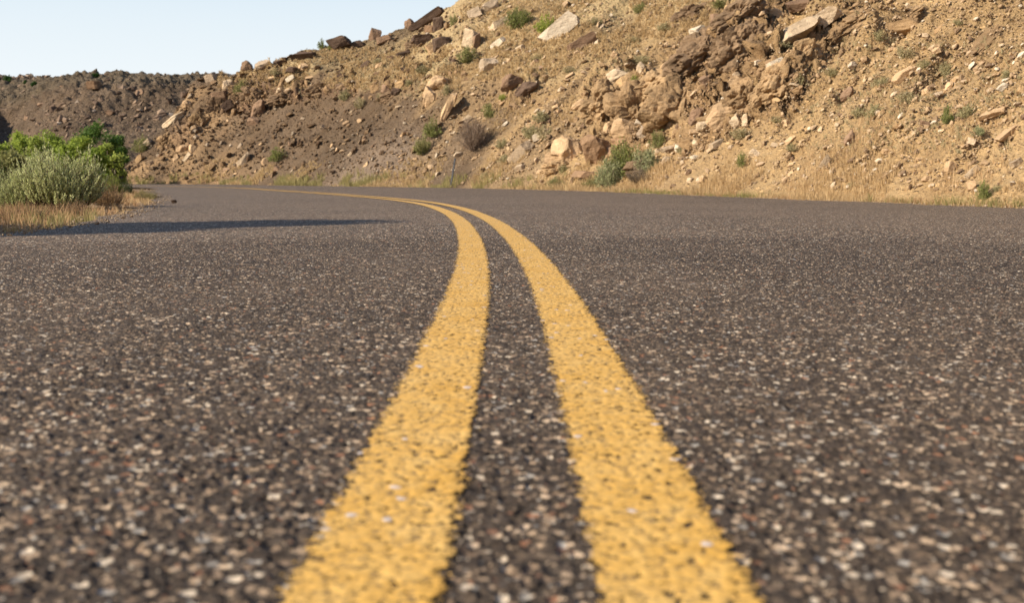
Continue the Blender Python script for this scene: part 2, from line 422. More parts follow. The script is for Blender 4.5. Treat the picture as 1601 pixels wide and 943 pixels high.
def build_lines():
    mat = paint_material()
    T = np.gradient(CEN, axis=0); T /= np.hypot(T[:, 0], T[:, 1])[:, None]
    N = np.stack([T[:, 1], -T[:, 0]], -1)
    seg = np.r_[0, np.cumsum(np.hypot(*np.diff(CEN, axis=0).T))]
    k0 = np.argmin(np.hypot(CEN[:, 0], CEN[:, 1]))
    s0 = seg[k0]
    s = [s0-6.0]
    while s[-1] < seg[-1]-.5:
        q = s[-1]-s0
        st = .05 if q < .35 else (.0022+.0009*q if q < 5 else min(.4, .0067+(q-5)*.015))
        s.append(s[-1]+st)
    s = np.array(s)
    px = np.interp(s, seg, CEN[:, 0]); py = np.interp(s, seg, CEN[:, 1]); nx = np.interp(s, seg, N[:, 0]); ny = np.interp(s, seg, N[:, 1])
    W = np.linspace(-.066, .066, 57)
    for off in (-.1035, .1010):
        X = px[:, None]+nx[:, None]*(off+W); Y = py[:, None]+ny[:, None]*(off+W)
        nr, na = X.shape; idx = np.arange(nr*na).reshape(nr, na)
        Q = np.stack([idx[:-1, :-1], idx[:-1, 1:], idx[1:, 1:], idx[1:, :-1]], -1).reshape(-1, 4)
        x = X.ravel(); y = Y.ravel(); rr = np.hypot(x, y); aa = np.abs(np.arctan2(x, y))
        rel = (1-sstep(6.0, 10, rr))*(1-sstep(.66, .7, aa))*sstep(.3, .5, rr)
        z = 0.004*fbm(x*.7, y*.7, 3, 14)*sstep(.5, 3, rr) + .0018*rel + .006*(1-rel)
        me = mesh_np('road_marking', np.stack([x, y, z], -1), Q, True, {'relief': rel, 'across': np.abs(np.broadcast_to(W, X.shape)).ravel()})
        link('road_marking', me, mat, kind='structure')

# ------------------------------------------------------------------ soil
def soil_material(name, far=False):
    M = NT(name); P = M.coord()
    tint = M.attr('tint', 'Color')
    n1 = M.noise(P, 1.1 if not far else .25, 6, .62); n2 = M.noise(P, 9 if not far else 1.6, 5, .65); n3 = M.noise(P, 45 if not far else 7, 4, .6)
    c = M.mix(M.maprange(n1, .3, .7), tint, M.mix(1.0, tint, (.74, .70, .66), 'MULTIPLY'))
    c = M.mix(M.math('MULTIPLY', M.maprange(n2, .42, .75), .75), c, M.mix(1.0, c, (1.45, 1.38, 1.25), 'MULTIPLY'))
    c = M.mix(M.math('MULTIPLY', M.maprange(n3, .55, .35), .6), c, M.mix(1.0, c, (.55, .50, .46), 'MULTIPLY'))
    # embedded stones
    sc = 7.5 if not far else 1.1
    sm = M.mapping(P, (1.0, .8, 1.8), (.2, .5, .4))
    v = M.voro(sm, sc); v2 = M.voro(sm, sc*2.7)
    s1 = M.new('ShaderNodeSeparateColor'); M.l(v.outputs['Color'], s1.inputs[0])
    s2 = M.new('ShaderNodeSeparateColor'); M.l(v2.outputs['Color'], s2.inputs[0])
    st1 = M.math('MULTIPLY', M.math('GREATER_THAN', s1.outputs[0], .74), M.maprange(v.outputs['Distance'], .40, .30))
    st2 = M.math('MULTIPLY', M.math('GREATER_THAN', s2.outputs[0], .66), M.maprange(v2.outputs['Distance'], .40, .28))
    c = M.mix(M.math('MULTIPLY', st2, .7), c, M.mix(1.0, tint, M.ramp(s2.outputs[1], [(0, (.6, .55, .5)), (.5, (1.3, 1.2, 1.1)), (1, (1.8, 1.7, 1.55))]), 'MULTIPLY'))
    c = M.mix(M.math('MULTIPLY', st1, .7), c, M.mix(1.0, tint, M.ramp(s1.outputs[1], [(0, (.7, .62, .55)), (.5, (1.3, 1.22, 1.1)), (1, (1.7, 1.6, 1.5))]), 'MULTIPLY'))
    # pale salts and ochre bands
    M.l(c, M.b.inputs['Base Color']); M.b.inputs['Roughness'].default_value = .95; M.b.inputs['Specular IOR Level'].default_value = .08
    h = M.math('ADD', M.math('MULTIPLY', n2, 1.0), M.math('MULTIPLY', n3, .45))
    h = M.math('ADD', h, M.math('ADD', M.math('MULTIPLY', st1, .5), M.math('MULTIPLY', st2, .3)))
    M.l(M.bump(h, .10 if not far else .9, .9), M.b.inputs['Normal'])
    # shaped relief: clods everywhere, strong in the rubble outcrops
    dn = M.new('ShaderNodeDisplacement'); dn.inputs['Midlevel'].default_value = .0; dn.inputs['Scale'].default_value = 1
    if not far:
        wp = M.noise(P, 2.2, 3, .5, out='Color')
        mm = M.new('ShaderNodeVectorMath', operation='MULTIPLY_ADD'); M.l(wp, mm.inputs[0]); mm.inputs[1].default_value = (.35,)*3; M.l(P, mm.inputs[2])
        a = M.voro(mm.outputs[0], 1.7); b = M.voro(mm.outputs[0], 4.3); e = M.voro(mm.outputs[0], 9)
        ha = M.math('MAXIMUM', M.math('SUBTRACT', .8, a.outputs['Distance']), 0); hb = M.math('MAXIMUM', M.math('SUBTRACT', .8, b.outputs['Distance']), 0); he = M.math('MAXIMUM', M.math('SUBTRACT', .8, e.outputs['Distance']), 0)
        clod = M.attr('clod')
        t = M.math('ADD', M.math('MULTIPLY', ha, .45), M.math('ADD', M.math('MULTIPLY', hb, .46), M.math('MULTIPLY', he, .30)))
        t = M.math('MULTIPLY', M.math('SUBTRACT', t, .38), clod)
        g = M.math('MULTIPLY', M.math('SUBTRACT', M.math('MULTIPLY', M.math('SUBTRACT', n2, .5), .07), .02), M.attr('rough'))
        M.l(M.math('ADD', t, g), dn.inputs['Height'])
    else:
        a = M.voro(P, .55); b = M.voro(P, 1.3)
        ha = M.math('MAXIMUM', M.math('SUBTRACT', .55, a.outputs['Distance']), 0); hb = M.math('MAXIMUM', M.math('SUBTRACT', .6, b.outputs['Distance']), 0)
        t = M.math('ADD', M.math('MULTIPLY', ha, 1.0), M.math('MULTIPLY', hb, .7))
        M.l(M.math('MULTIPLY', t, M.attr('rough')), dn.inputs['Height'])
    M.l(dn.outputs[0], M.out.inputs['Displacement']); M.m.displacement_method = 'DISPLACEMENT'
    return M.m

def mixc(a, b, f): return a*(1-f[:, None])+b*f[:, None]

def build_hill():
    X, Y, RR, H, dd = GX, GY, GR2, GH, GD
    nr, na = X.shape; idx = np.arange(nr*na).reshape(nr, na)
    Q = np.stack([idx[:-1, :-1], idx[1:, :-1], idx[1:, 1:], idx[:-1, 1:]], -1).reshape(-1, 4)
    ok = (dd > -0.35) & (H > -1.2) & (RR < 100)
    okf = (ok[:-1, :-1] & ok[1:, :-1] & ok[1:, 1:] & ok[:-1, 1:]).ravel()
    Q = Q[okf]; used = np.zeros(nr*na, bool); used[Q.ravel()] = True; Q = (np.cumsum(used)-1)[Q]
    x = X.ravel()[used]; y = Y.ravel()[used]; z = H.ravel()[used]; d = dd.ravel()[used]
    vg = np.clip(d, 0, 1)
    z = np.where(d < .55, np.minimum(z, .04+.5*np.maximum(d-.25, 0)), z)
    z = np.maximum(z, -.055+.05*vg)
    z = np.where(d < 0.05, -.05, z)
    nosecut = (x < -16.5) & (H.ravel()[used] < 0); z = np.where(nosecut, H.ravel()[used], z)
    px, py = project(x, y, z)
    u = (-.85*x-.5*y); v = (.5*x-.85*y)
    st = fbm(u*.25, v*.9, 4, 81); bl = fbm(x*.35, y*.35, 4, 83)
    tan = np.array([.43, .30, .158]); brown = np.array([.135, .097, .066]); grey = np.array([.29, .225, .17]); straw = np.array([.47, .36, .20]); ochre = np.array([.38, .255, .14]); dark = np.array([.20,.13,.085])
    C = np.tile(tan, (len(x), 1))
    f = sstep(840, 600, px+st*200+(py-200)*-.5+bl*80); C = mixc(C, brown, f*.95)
    f = sstep(.02, .22, st)*.5; C = mixc(C, brown*1.25, f*sstep(1250, 800, px))
    # pale grey ash streak low on the left-centre cut
    f = np.exp(-((px-560-(285-py)*1.1+st*40)/60)**2)*sstep(170, 240, py); C = mixc(C, grey, f*.7)
    # ochre end of the cut at far left
    f = sstep(420, 300, px+st*60)*sstep(.55, .9, sstep(110, 150, py)); C = mixc(C, ochre*1.0, f*.75*sstep(-.3, .2, bl+st))
    # gravelly bench with dry grass
    rimline = np.interp(px, [300, 380, 480, 560, 640, 740, 850, 950, 1050, 1200], [140, 122, 122, 135, 140, 118, 125, 100, 60, -40])
    f = sstep(8, -12, py-rimline+st*30)*sstep(330, 380, px); C = mixc(C, straw*.92, f*(.55+.8*np.clip(bl, -.5, .5)))
    bench = f
    oc = np.zeros_like(px)
    for (cx, cy, rx, ry, ang, amp) in OUTCROP:
        ca, sa = math.cos(ang), math.sin(ang)
        qx = ((px-cx)*ca+(py-cy)*sa)/(rx*1.15); qy = (-(px-cx)*sa+(py-cy)*ca)/(ry*1.2)
        oc = np.maximum(oc, min(1, amp*1.3)*sstep(1.0, .45, np.sqrt(qx*qx+qy*qy)))
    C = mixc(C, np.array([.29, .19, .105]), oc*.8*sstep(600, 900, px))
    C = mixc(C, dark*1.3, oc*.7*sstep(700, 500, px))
    C *= (1+.25*bl)[:, None]
    rough = sstep(.3, 1.2, d)*(.8+.5*np.clip(st*2, -1, 1))
    rough = np.clip(rough*1.25, 0, 1.8)
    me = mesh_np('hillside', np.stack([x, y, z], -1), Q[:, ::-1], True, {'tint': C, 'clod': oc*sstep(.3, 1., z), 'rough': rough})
    link('hillside', me, soil_material('hillside_soil'), kind='structure')

def build_ground():
    # wide sheet to the horizon, finer close by
    az = np.linspace(0, 360, 361)[:-1]*math.pi/180
    r = np.r_[0.4, np.geomspace(1, 90, 260), np.geomspace(95, 5000, 40)]
    A, RR = np.meshgrid(az, r); X = RR*np.sin(A); Y = RR*np.cos(A)
    dl, _ = curve_dist(LEDGE[::2], X, Y); dl = -dl.reshape(X.shape); dr, _ = curve_dist(RE_C, X, Y); dr = dr.reshape(X.shape)
    out = np.maximum(dl, dr)
    z = -.045+.035*sstep(0.05, .5, dl)*sstep(90, 50, RR)+.06*sstep(.2, 2.5, dl)*(fbm(X*.9, Y*.9, 4, 7)+.3)*sstep(90, 40, RR)
    z = np.where(out < 0, -.06, z)
    # the ground drops to a wash where the trees stand
    z -= 1.1*sstep(6, 16, dl)*sstep(30, 44, Y)*sstep(200, 120, RR)
    z = np.where(RR > 95, -1.2-.0*RR, z)
    V = np.stack([X, Y, z], -1).reshape(-1, 3)
    nr, na = X.shape; idx = np.arange(nr*na).reshape(nr, na); nx = np.roll(idx, -1, 1)
    Q = np.stack([idx[:-1], nx[:-1], nx[1:], idx[1:]], -1).reshape(-1, 4)
    V = np.vstack([V, [[0, 0, -.06]]]); 
    T = np.stack([nx[0], idx[0], np.full(na, len(V)-1), np.full(na, len(V)-1)], -1)
    C = np.tile(np.array([.36, .255, .16]), (len(V), 1))
    me = mesh_np('ground', V, Q[:, ::-1], True, {'tint': C, 'rough': np.zeros(len(V)), 'clod': np.zeros(len(V))})
    link('ground', me, soil_material('verge_soil'), kind='structure')

def ridge_height(x, y):
    base = 108+8*np.sin(x*.03)+5*fbm(x*.03, y*.03, 2, 3)
    # a side valley opens at the far left
    t = y-base
    crest = 12.6-.009*(x+70)*1.0+1.0*fbm(x*.06, y*.02, 3, 9)
    z = .50*t
    z = smin(z, crest+.10*(t-26), 1.2)
    u = (-.75*x-.6*y); v = (.6*x-.75*y)
    on = sstep(.5, 3, z)
    z += on*(.9*fbm(u*.06, v*.14, 4, 15, .5, True)-.3)+on*.5*fbm(x*.35, y*.35, 5, 17, .6)
    # shaded gully at far left
    g = np.exp(-((x+61+.42*(y-118))/6.0)**2); z -= 9*g*sstep(1, 10, z+2)*sstep(170, 140, y)
    return z-1.0
def build_ridge():
    az = np.linspace(-60, 8, 900)*math.pi/180; r = np.r_[np.linspace(95, 185, 420), np.linspace(190, 420, 20)]
    A, RR = np.meshgrid(az, r); X = RR*np.sin(A); Y = RR*np.cos(A)
    z = ridge_height(X.ravel(), Y.ravel()).reshape(X.shape)
    nr, na = X.shape; idx = np.arange(nr*na).reshape(nr, na)
    Q = np.stack([idx[:-1, :-1], idx[1:, :-1], idx[1:, 1:], idx[:-1, 1:]], -1).reshape(-1, 4)
    x = X.ravel(); y = Y.ravel(); bl = fbm(x*.08, y*.08, 4, 23)
    zz = z.ravel()
    C = np.tile(np.array([.175, .13, .092]), (len(x), 1)); C *= (1+.5*bl)[:, None]
    C = mixc(C, np.array([.17, .14, .10]), sstep(10.2, 12, zz)*.7)
    me = mesh_np('hills', np.stack([x, y, zz], -1), Q[:, ::-1], True, {'tint': C, 'rough': sstep(0, 2, zz)*(.6+.9*sstep(7, 11, zz)), 'clod': np.zeros(len(x))})
    link('hills', me, soil_material('ridge_soil', True), kind='structure')

build_road(); build_lines(); build_hill(); build_ground(); build_ridge()

# ------------------------------------------------------------------ rocks
def ico(sub):
    import bmesh
    bm = bmesh.new(); bmesh.ops.create_icosphere(bm, subdivisions=sub, radius=1)
    V = np.array([v.co[:] for v in bm.verts]); F = np.array([[v.index for v in f.verts] for f in bm.faces]); bm.free(); return V, F
ICO = {1: ico(1), 2: ico(2), 3: ico(3), 4: ico(4), 5: ico(5)}
def rock_mesh(seed, sub=3, planes=13, blocky=.5, rnd=0.0, rough=.03):
    g = np.random.default_rng(seed); V, F = ICO[sub]; V = V.copy()*1.25
    ns = []
    if blocky > 0:
        q = g.normal(size=(3, 3)); q, _ = np.linalg.qr(q*.18+np.eye(3))
        for a in q: ns += [a, -a]
    for _ in range(planes):
        n = g.normal(size=3); n /= np.linalg.norm(n); ns.append(n)
    for i, n in enumerate(ns):
        d = g.uniform(.62, .86) if i < 6 and blocky > 0 else g.uniform(.72, 1.02)+rnd
        s = V@n; over = np.maximum(s-d, 0); V -= over[:, None]*n
    # wobble
    def tri(V, f, sd): return vnoise(V[:, 0]*f+sd, V[:, 1]*f+V[:, 2]*f*1.3, sd)+vnoise(V[:, 2]*f-sd, V[:, 0]*f*.9+V[:, 1]*f, sd+5)
    nn = V/np.linalg.norm(V, axis=1)[:, None]
    V += nn*(tri(V, 2.3, seed % 97)*rough*2.2+tri(V, 6, seed % 89)*rough)[:, None]
    V /= np.abs(V).max(0)
    me = mesh_np('rock', V, F, False)
    return me
def rock_material(name, col, var=.3, bands=0.0):
    M = NT(name); P = M.coord()
    geo = M.new('ShaderNodeObjectInfo')
    PP = M.new('ShaderNodeVectorMath', operation='ADD'); M.l(M.new('ShaderNodeNewGeometry').outputs['Position'], PP.inputs[0]); PP = PP.outputs[0]
    n1 = M.noise(PP, 2.0, 5, .6); n2 = M.noise(PP, 14, 5, .65); n3 = M.noise(M.mapping(PP, (1, 1, 5), (.3, .5, 0)), 5, 4, .6)
    c = tuple(col)
    cc = M.mix(M.maprange(n1, .3, .7), tuple(v*(1-var) for v in c), tuple(min(.9, v*(1+var)) for v in c))
    cc = M.mix(M.math('MULTIPLY', M.maprange(n3, .45, .7), .35+bands), cc, tuple(v*k for v, k in zip(c, (.62, .52, .42))))
    cc = M.mix(M.math('MULTIPLY', M.maprange(n2, .55, .8), .5), cc, tuple(min(.85, v*1.5) for v in c))
    cc = M.mix(1.0, cc, M.ramp(geo.outputs['Random'], [(0, (.8, .78, .76)), (1, (1.15, 1.15, 1.12))]), 'MULTIPLY')
    M.l(cc, M.b.inputs['Base Color']); M.b.inputs['Roughness'].default_value = .9; M.b.inputs['Specular IOR Level'].default_value = .12
    h = M.math('ADD', M.math('MULTIPLY', n2, .7), M.math('ADD', M.math('MULTIPLY', n3, .6), n1))
    M.l(M.bump(h, .06, .8), M.b.inputs['Normal'])
    return M.m
RM = {'dark': rock_material('dark_rock', (.10, .066, .047)), 'brown': rock_material('brown_rock', (.24, .155, .10)),
      'tan': rock_material('tan_rock', (.46, .315, .185)), 'pale': rock_material('pale_rock', (.46, .35, .235)),
      'white': rock_material('white_rock', (.56, .47, .355), .18), 'rust': rock_material('rust_rock', (.27, .17, .10), .35),
      'orange': rock_material('ochre_rock', (.42, .28, .15)), 'grey': rock_material('grey_rock', (.40, .31, .22))}
def rotm(roll, yaw, tilt):
    from mathutils import Euler, Matrix
    return (Matrix.Rotation(roll, 4, 'Y') @ Matrix.Rotation(tilt, 4, 'X') @ Matrix.Rotation(yaw, 4, 'Z')).to_euler()
# (photo x, y of the centre, width, height, tilt in the picture in degrees, depth factor, tone, shape, label)
BIG = [
 (530,66,34,17,-12,.8,'dark','b','low dark brown boulder on the skyline, left of its split neighbour'),
 (555,70,26,14,-14,.9,'dark','b','dark boulder on the skyline beside the small green sprig'),
 (585,54,18,22,20,.8,'brown','s','pointed brown rock leaning up on the skyline between two boulder clusters'),
 (602,62,26,13,-10,1,'brown','b','flat brown rock on the skyline below the pointed one'),
 (640,37,15,19,5,.8,'brown','b','small upright brown rock at the left foot of the big dark slab'),
 (668,33,56,15,-30,.7,'dark','s','biggest dark slab on the skyline, tilted up to the right'),
 (686,37,18,26,8,.9,'dark','b','dark upright block under the raised end of the skyline slab'),
 (672,44,16,12,0,.8,'rust','b','reddish block wedged beneath the tilted skyline slab'),
 (660,60,36,18,-10,1,'dark','b','wide dark ledge rock below the tilted skyline slab'),
 (690,66,26,20,-8,1,'dark','b','dark boulder just right of the wide ledge rock'),
 (677,72,24,20,-30,.9,'tan','s','light brown slab leaning in front of a dark boulder'),
 (632,84,24,10,-14,1,'dark','s','thin dark slab lying on the dry grass bench'),
 (735,58,24,36,4,.9,'pale','b','pale upright block with a flat top high on the slope'),
 (746,62,14,26,6,.9,'brown','b','brown block right behind the pale upright block'),
 (762,101,34,24,-20,.8,'grey','r','rounded grey tan boulder low in the dry grass'),
 (742,20,22,14,-25,.9,'grey','s','grey slab at the very top where the hill meets the sky'),
 (768,10,30,16,-30,.9,'grey','s','grey ledge slab at the top edge of the photo near the skyline'),
 (780,66,26,12,-30,.6,'white','s','small whitish slab right of the pale upright block'),
 (778,38,34,12,-30,.6,'pale','s','pale slab left of the upper green bush'),
 (873,43,62,27,-36,.45,'white','s','largest whitish slab, beside the yellow green bush near the top'),
 (910,66,44,20,-32,.7,'brown','s','brown layered slab below the big whitish slab'),
 (1096,47,30,17,-12,.8,'white','b','white rock at the top of the broken outcrop'),
 (1086,63,22,14,-30,.7,'pale','s','small pale slab just under the white rock above the outcrop'),
 (1143,20,19,30,4,.9,'orange','b','square ochre block standing near the top edge'),
 (1118,28,18,20,-14,.9,'brown','b','brown block left of the square ochre block'),
 (1243,52,92,27,-33,.6,'pale','s','long pinkish tan slab under the dark hollow at the top'),
 (1290,26,54,26,-30,.7,'pale','b','pale block at the upper end of the long pinkish slab'),
 (1210,24,30,24,-30,.9,'tan','b','tan block left of the dark hollow at the top'),
 (1256,6,46,18,-8,1,'brown','s','brown slab roofing the dark hollow at the top edge'),
 (1197,77,28,22,-12,.8,'white','r','white striped boulder standing at the end of the outcrop'),
 (1218,99,38,17,-24,.7,'white','s','pale slab lying right below the white striped boulder'),
 (1188,97,18,8,-5,.9,'white','s','small white stone under the striped boulder'),
 (965,117,34,22,-10,.8,'pale','r','smooth tan boulder at the left top of the outcrop'),
 (984,122,38,20,-34,.7,'orange','s','ochre layered slab leaning on the smooth tan boulder'),
 (1002,107,15,22,0,.9,'pale','r','small upright pale rock right of the layered ochre slab'),
 (1060,96,12,22,25,.8,'pale','s','narrow pale rock standing on the outcrop crest'),
 (905,163,26,15,-28,.8,'tan','r','lone smooth tan rock left of the outcrop'),
 (983,201,46,36,22,.9,'tan','r','big cracked tan boulder resting below the outcrop'),
 (1008,207,24,22,10,.9,'grey','r','grey boulder tucked behind the cracked tan boulder'),
 (999,191,12,10,10,.9,'white','b','tiny white stone on top of the cracked tan boulder'),
 (952,200,18,22,0,.9,'tan','r','tan boulder just left of the cracked one'),
 (884,234,54,50,6,.9,'tan','r','big rounded tan boulder beside the cliff foot, left of the dark reddish one'),
 (870,248,34,22,-8,.9,'tan','b','tan rock at the foot of the big rounded tan boulder'),
 (934,236,50,54,4,.9,'rust','r','big dark reddish brown boulder, above the large green shrub'),
 (972,221,32,22,0,.9,'rust','r','rust brown rock between the red boulder and cracked tan boulder'),
 (960,233,30,14,-14,.9,'brown','b','low brown rock right of the dark reddish boulder'),
 (918,272,46,12,0,.9,'rust','s','low reddish slab at the foot of the rust red boulder'),
 (1128,181,48,40,-20,.8,'tan','r','large tan boulder at the lower end of the outcrop'),
 (1099,196,22,19,0,.9,'pale','r','pale round rock left of the large tan boulder'),
 (1090,180,22,32,30,.8,'brown','r','brown curved rock leaning above the pale round rock'),
 (1150,190,16,18,-30,.9,'pale','s','pale shard right below the large tan boulder'),
 (1166,186,11,18,0,.9,'pale','b','narrow pale shard standing at the outcrop foot'),
 (1087,206,18,10,0,.9,'tan','b','low tan stone under the pale round rock'),
 (1074,223,24,18,8,.9,'orange','b','angular orange tan rock right of the large green shrub'),
 (1089,224,13,12,10,.9,'pale','r','small pale rock right of the angular orange one'),
 (1062,232,14,12,20,.9,'white','b','white stone in front of the angular orange rock'),
 (1046,232,26,10,-8,.9,'pale','s','flat pale slab left of the white stone'),
 (1044,250,22,14,-24,.9,'pale','r','pale stone at the right side of the large green shrub'),
 (1087,245,16,8,0,.9,'white','r','small flat white rock below the angular orange one'),
 (1120,225,20,9,-30,.9,'pale','s','small pale slab lying right of the rock pile'),
 (1150,130,26,24,-20,.9,'tan','b','square tan block in the middle of the outcrop'),
 (1128,131,26,15,10,.9,'brown','r','brown boulder left of the square tan block'),
 (1152,116,14,9,0,.9,'pale','r','small pale stone above the square tan block'),
 (815,238,44,20,-38,.6,'pale','s','pale leaning slab left of the big rounded tan boulder'),
 (853,208,9,17,10,.8,'pale','s','thin pale shard standing above the big rounded tan boulder'),
 (841,213,20,11,-35,.8,'white','s','whitish shard left of the thin standing one'),
 (830,196,17,11,-20,.9,'tan','b','tan stone above the whitish shard'),
 (813,262,16,10,-10,.9,'pale','b','pale stone low on the slope by the roadside grass'),
 (800,128,36,28,-34,.9,'brown','r','dark brown soil boulder left of the larger one'),
 (820,139,44,22,-36,.9,'dark','r','larger dark brown boulder embedded in the slope'),
 (670,150,20,34,8,.9,'tan','r','lower half of the tall tan rock pillar'),
 (684,128,36,24,-20,.9,'tan','r','top of the tall tan rock pillar'),
 (701,164,13,48,30,.8,'tan','s','long tan slab leaning beside the rock pillar'),
 (728,187,22,10,-38,.7,'pale','s','pale slab fragment above the bare twiggy bush'),
 (586,138,14,14,-20,1,'orange','b','ochre block in the soil rim, left of its twin'),
 (602,138,12,14,6,1,'brown','b','brown block in the soil rim beside the ochre one'),
 (628,131,20,13,-24,1,'orange','b','ochre boulder at the right end of the soil rim'),
 (620,142,18,14,0,1,'dark','r','dark boulder under the ochre rim boulder'),
 (385,102,17,16,0,.9,'brown','r','brown rounded boulder at the left skyline'),
 (411,101,28,17,-8,.9,'grey','r','grey tan rounded boulder beside the brown one at the left skyline'),
 (474,87,38,16,-6,.9,'dark','b','dark low boulder on the left skyline above the grass'),
 (438,97,24,8,-6,1,'dark','s','dark thin ledge on the left skyline'),
 (456,108,18,12,0,.9,'dark','b','dark block under the left skyline boulder'),
 (474,104,18,14,-8,.9,'tan','r','tan boulder right of the dark block'),
 (453,123,15,7,-30,.8,'white','s','small white slab in the grass above the soil rim'),
 (356,132,17,24,8,.9,'pale','r','pale upright rock on the far left rim'),
 (344,152,24,20,-10,1,'brown','b','broken brown ledge under the pale upright rock'),
 (357,165,20,16,-35,1,'dark','b','dark block hanging under the broken ledge'),
 (330,120,18,12,-20,.9,'grey','b','grey rock at the left end of the hill top'),
 (403,168,24,32,28,.9,'brown','r','long brown boulder sliding out below the soil rim'),
 (395,188,20,16,10,.9,'brown','b','brown rock at the lower tip of the long boulder'),
 (291,162,15,13,8,.9,'tan','r','smooth tan boulder perched on the left nose of the hill'),
 (290,147,17,9,0,.9,'dark','s','dark slab above the smooth tan boulder'),
 (270,187,38,16,-36,.8,'pale','r','pale domed ledge on the left nose of the hill'),
 (227,227,24,11,-48,.8,'pale','s','pale slab low on the left nose beside the trees'),
 (218,248,18,9,-50,.8,'orange','s','ochre slab at the bottom left of the hill'),
 (285,232,20,14,-20,.9,'tan','r','tan boulder low on the left slope'),
 (378,252,32,12,-48,.6,'pale','s','pale slab standing low on the left slope'),
 (414,253,11,13,-20,.8,'tan','s','small tan slab right of the pale standing one'),
 (292,246,16,7,-55,.7,'pale','s','thin pale shard under the low tan boulder'),
 (1411,42,48,25,-8,.8,'orange','b','isolated tan boulder high on the bright right slope'),
 (1333,100,16,10,-25,.8,'white','r','small pale rock alone on the bright slope'),
 (1415,115,40,14,-30,.6,'tan','s','tan slab half buried in the bright right slope'),
 (1447,55,12,8,20,.8,'pale','b','small pale stone right of the isolated tan boulder'),
 (1325,145,15,26,34,.8,'brown','r','brown clod standing out of the right slope'),
 (1329,214,14,26,30,.8,'brown','r','brown clod low on the right slope above the long grass'),
 (1291,252,11,26,26,.6,'pale','s','pale slab standing low on the right slope'),
 (1487,260,14,20,4,.8,'tan','b','upright tan block low on the far right slope'),
 (1519,290,14,16,0,.8,'tan','b','tan block at the roadside grass on the far right'),
 (1521,268,24,10,-42,.5,'pale','s','thin pale slab leaning at far right above the roadside'),
 (1555,176,44,12,-22,.6,'tan','s','tan layered slab at far right, upper of two'),
 (1575,208,48,11,-34,.5,'tan','s','tan layered slab at far right, lower of two'),
 (1568,135,20,9,-30,.6,'white','s','small whitish slab near the right edge'),
 (1447,192,16,8,20,.8,'brown','b','small brown stone in the middle of the right slope'),
 (1590,253,18,9,-25,.7,'pale','s','pale slab at the right edge above the roadside'),
]
P0 = hill_hit([b[0] for b in BIG], [b[1]+b[3]*.30 for b in BIG])
placed = []
for i, (b, p) in enumerate(zip(BIG, P0)):
    px, py, wpx, hpx, ang, dep, tone, shp, lab = b
    if p is None:
        # skyline rock: step down until the ray meets the hill
        for k in range(1, 40):
            q = hill_hit([px], [py+hpx*.3+k*2.0])[0]
            if q: p = q; break
    if p is None: continue
    dist = p[1]
    sx = wpx/FPX*dist*.56; sz = hpx/FPX*dist*.56; sy = max(sx, sz)*dep*.8
    if shp == 's': me = rock_mesh(100+i, 4, 7, 1, 0, .022)
    elif shp == 'b': me = rock_mesh(100+i, 4, 9, 1, 0, .03)
    else: me = rock_mesh(100+i, 4, 26, 0, -.02, .07)
    nm = {'s': 'flat_rock', 'b': 'rock', 'r': 'boulder'}[shp]
    d0 = ray(px, py+0.0); t = dist/d0[1]
    o = link(nm, me, RM[tone], label=lab, category=nm.replace('_', ' '))
    o.location = (d0[0]*t, dist+sy*.28, CAM_H+d0[2]*t-sz*(.0 if p[2] > 99 else .12))
    if py < 90 and px < 760: o.location.z -= 0
    o.scale = (sx, sy, sz); o.rotation_euler = rotm(math.radians(ang), random.uniform(-.25, .25), random.uniform(-.2, .2))
    placed.append((px, py, max(wpx, hpx)))

# medium loose rocks: each one its own object
VAR = {'s': [rock_mesh(900+k, 3, 6, 1, 0, .03) for k in range(8)], 'b': [rock_mesh(930+k, 3, 8, 1, 0, .04) for k in range(8)], 'r': [rock_mesh(960+k, 3, 20, 0, -.02, .06) for k in range(5)]}
for l in VAR.values():
    for me in l: me.materials.append(RM['tan'])
ZONES = [ # x0,x1,y0,y1, count, tones, (size), group, label
 (230, 520, 170, 278, 34, ['brown', 'tan', 'grey'], (6, 15), 'loose stones on the dark left slope', 'small angular stone loose on the dark brown left slope'),
 (520, 780, 165, 285, 30, ['tan', 'tan', 'brown', 'pale'], (6, 15), 'loose slabs on the middle slope', 'small tan stone slab loose on the slope behind the marker post'),
 (400, 720, 75, 145, 26, ['brown', 'dark', 'tan', 'pale'], (8, 18), 'rocks on the dry grass bench', 'weathered rock half sunk in the dry grass bench'),
 (740, 960, 10, 120, 20, ['tan', 'pale', 'grey', 'brown'], (8, 20), 'rocks on the upper grassy slope', 'weathered rock half sunk in the upper grassy slope'),
 (760, 900, 130, 285, 22, ['tan', 'pale', 'tan'], (7, 16), 'loose stones left of the big boulders', 'small angular tan stone loose between the soft green shrubs'),
 (930, 1240, 90, 200, 20, ['tan', 'brown', 'orange'], (8, 22), 'stones stuck in the broken outcrop', 'lumpy tan stone stuck in the face of the broken outcrop'),
 (980, 1180, 205, 285, 16, ['tan', 'pale', 'brown'], (7, 16), 'rubble at the outcrop foot', 'small stone in the rubble at the outcrop foot'),
 (1180, 1600, 40, 290, 48, ['tan', 'tan', 'pale', 'orange'], (6, 18), 'flat stones on the bright right slope', 'small flat tan stone loose on the bright right slope'),
]
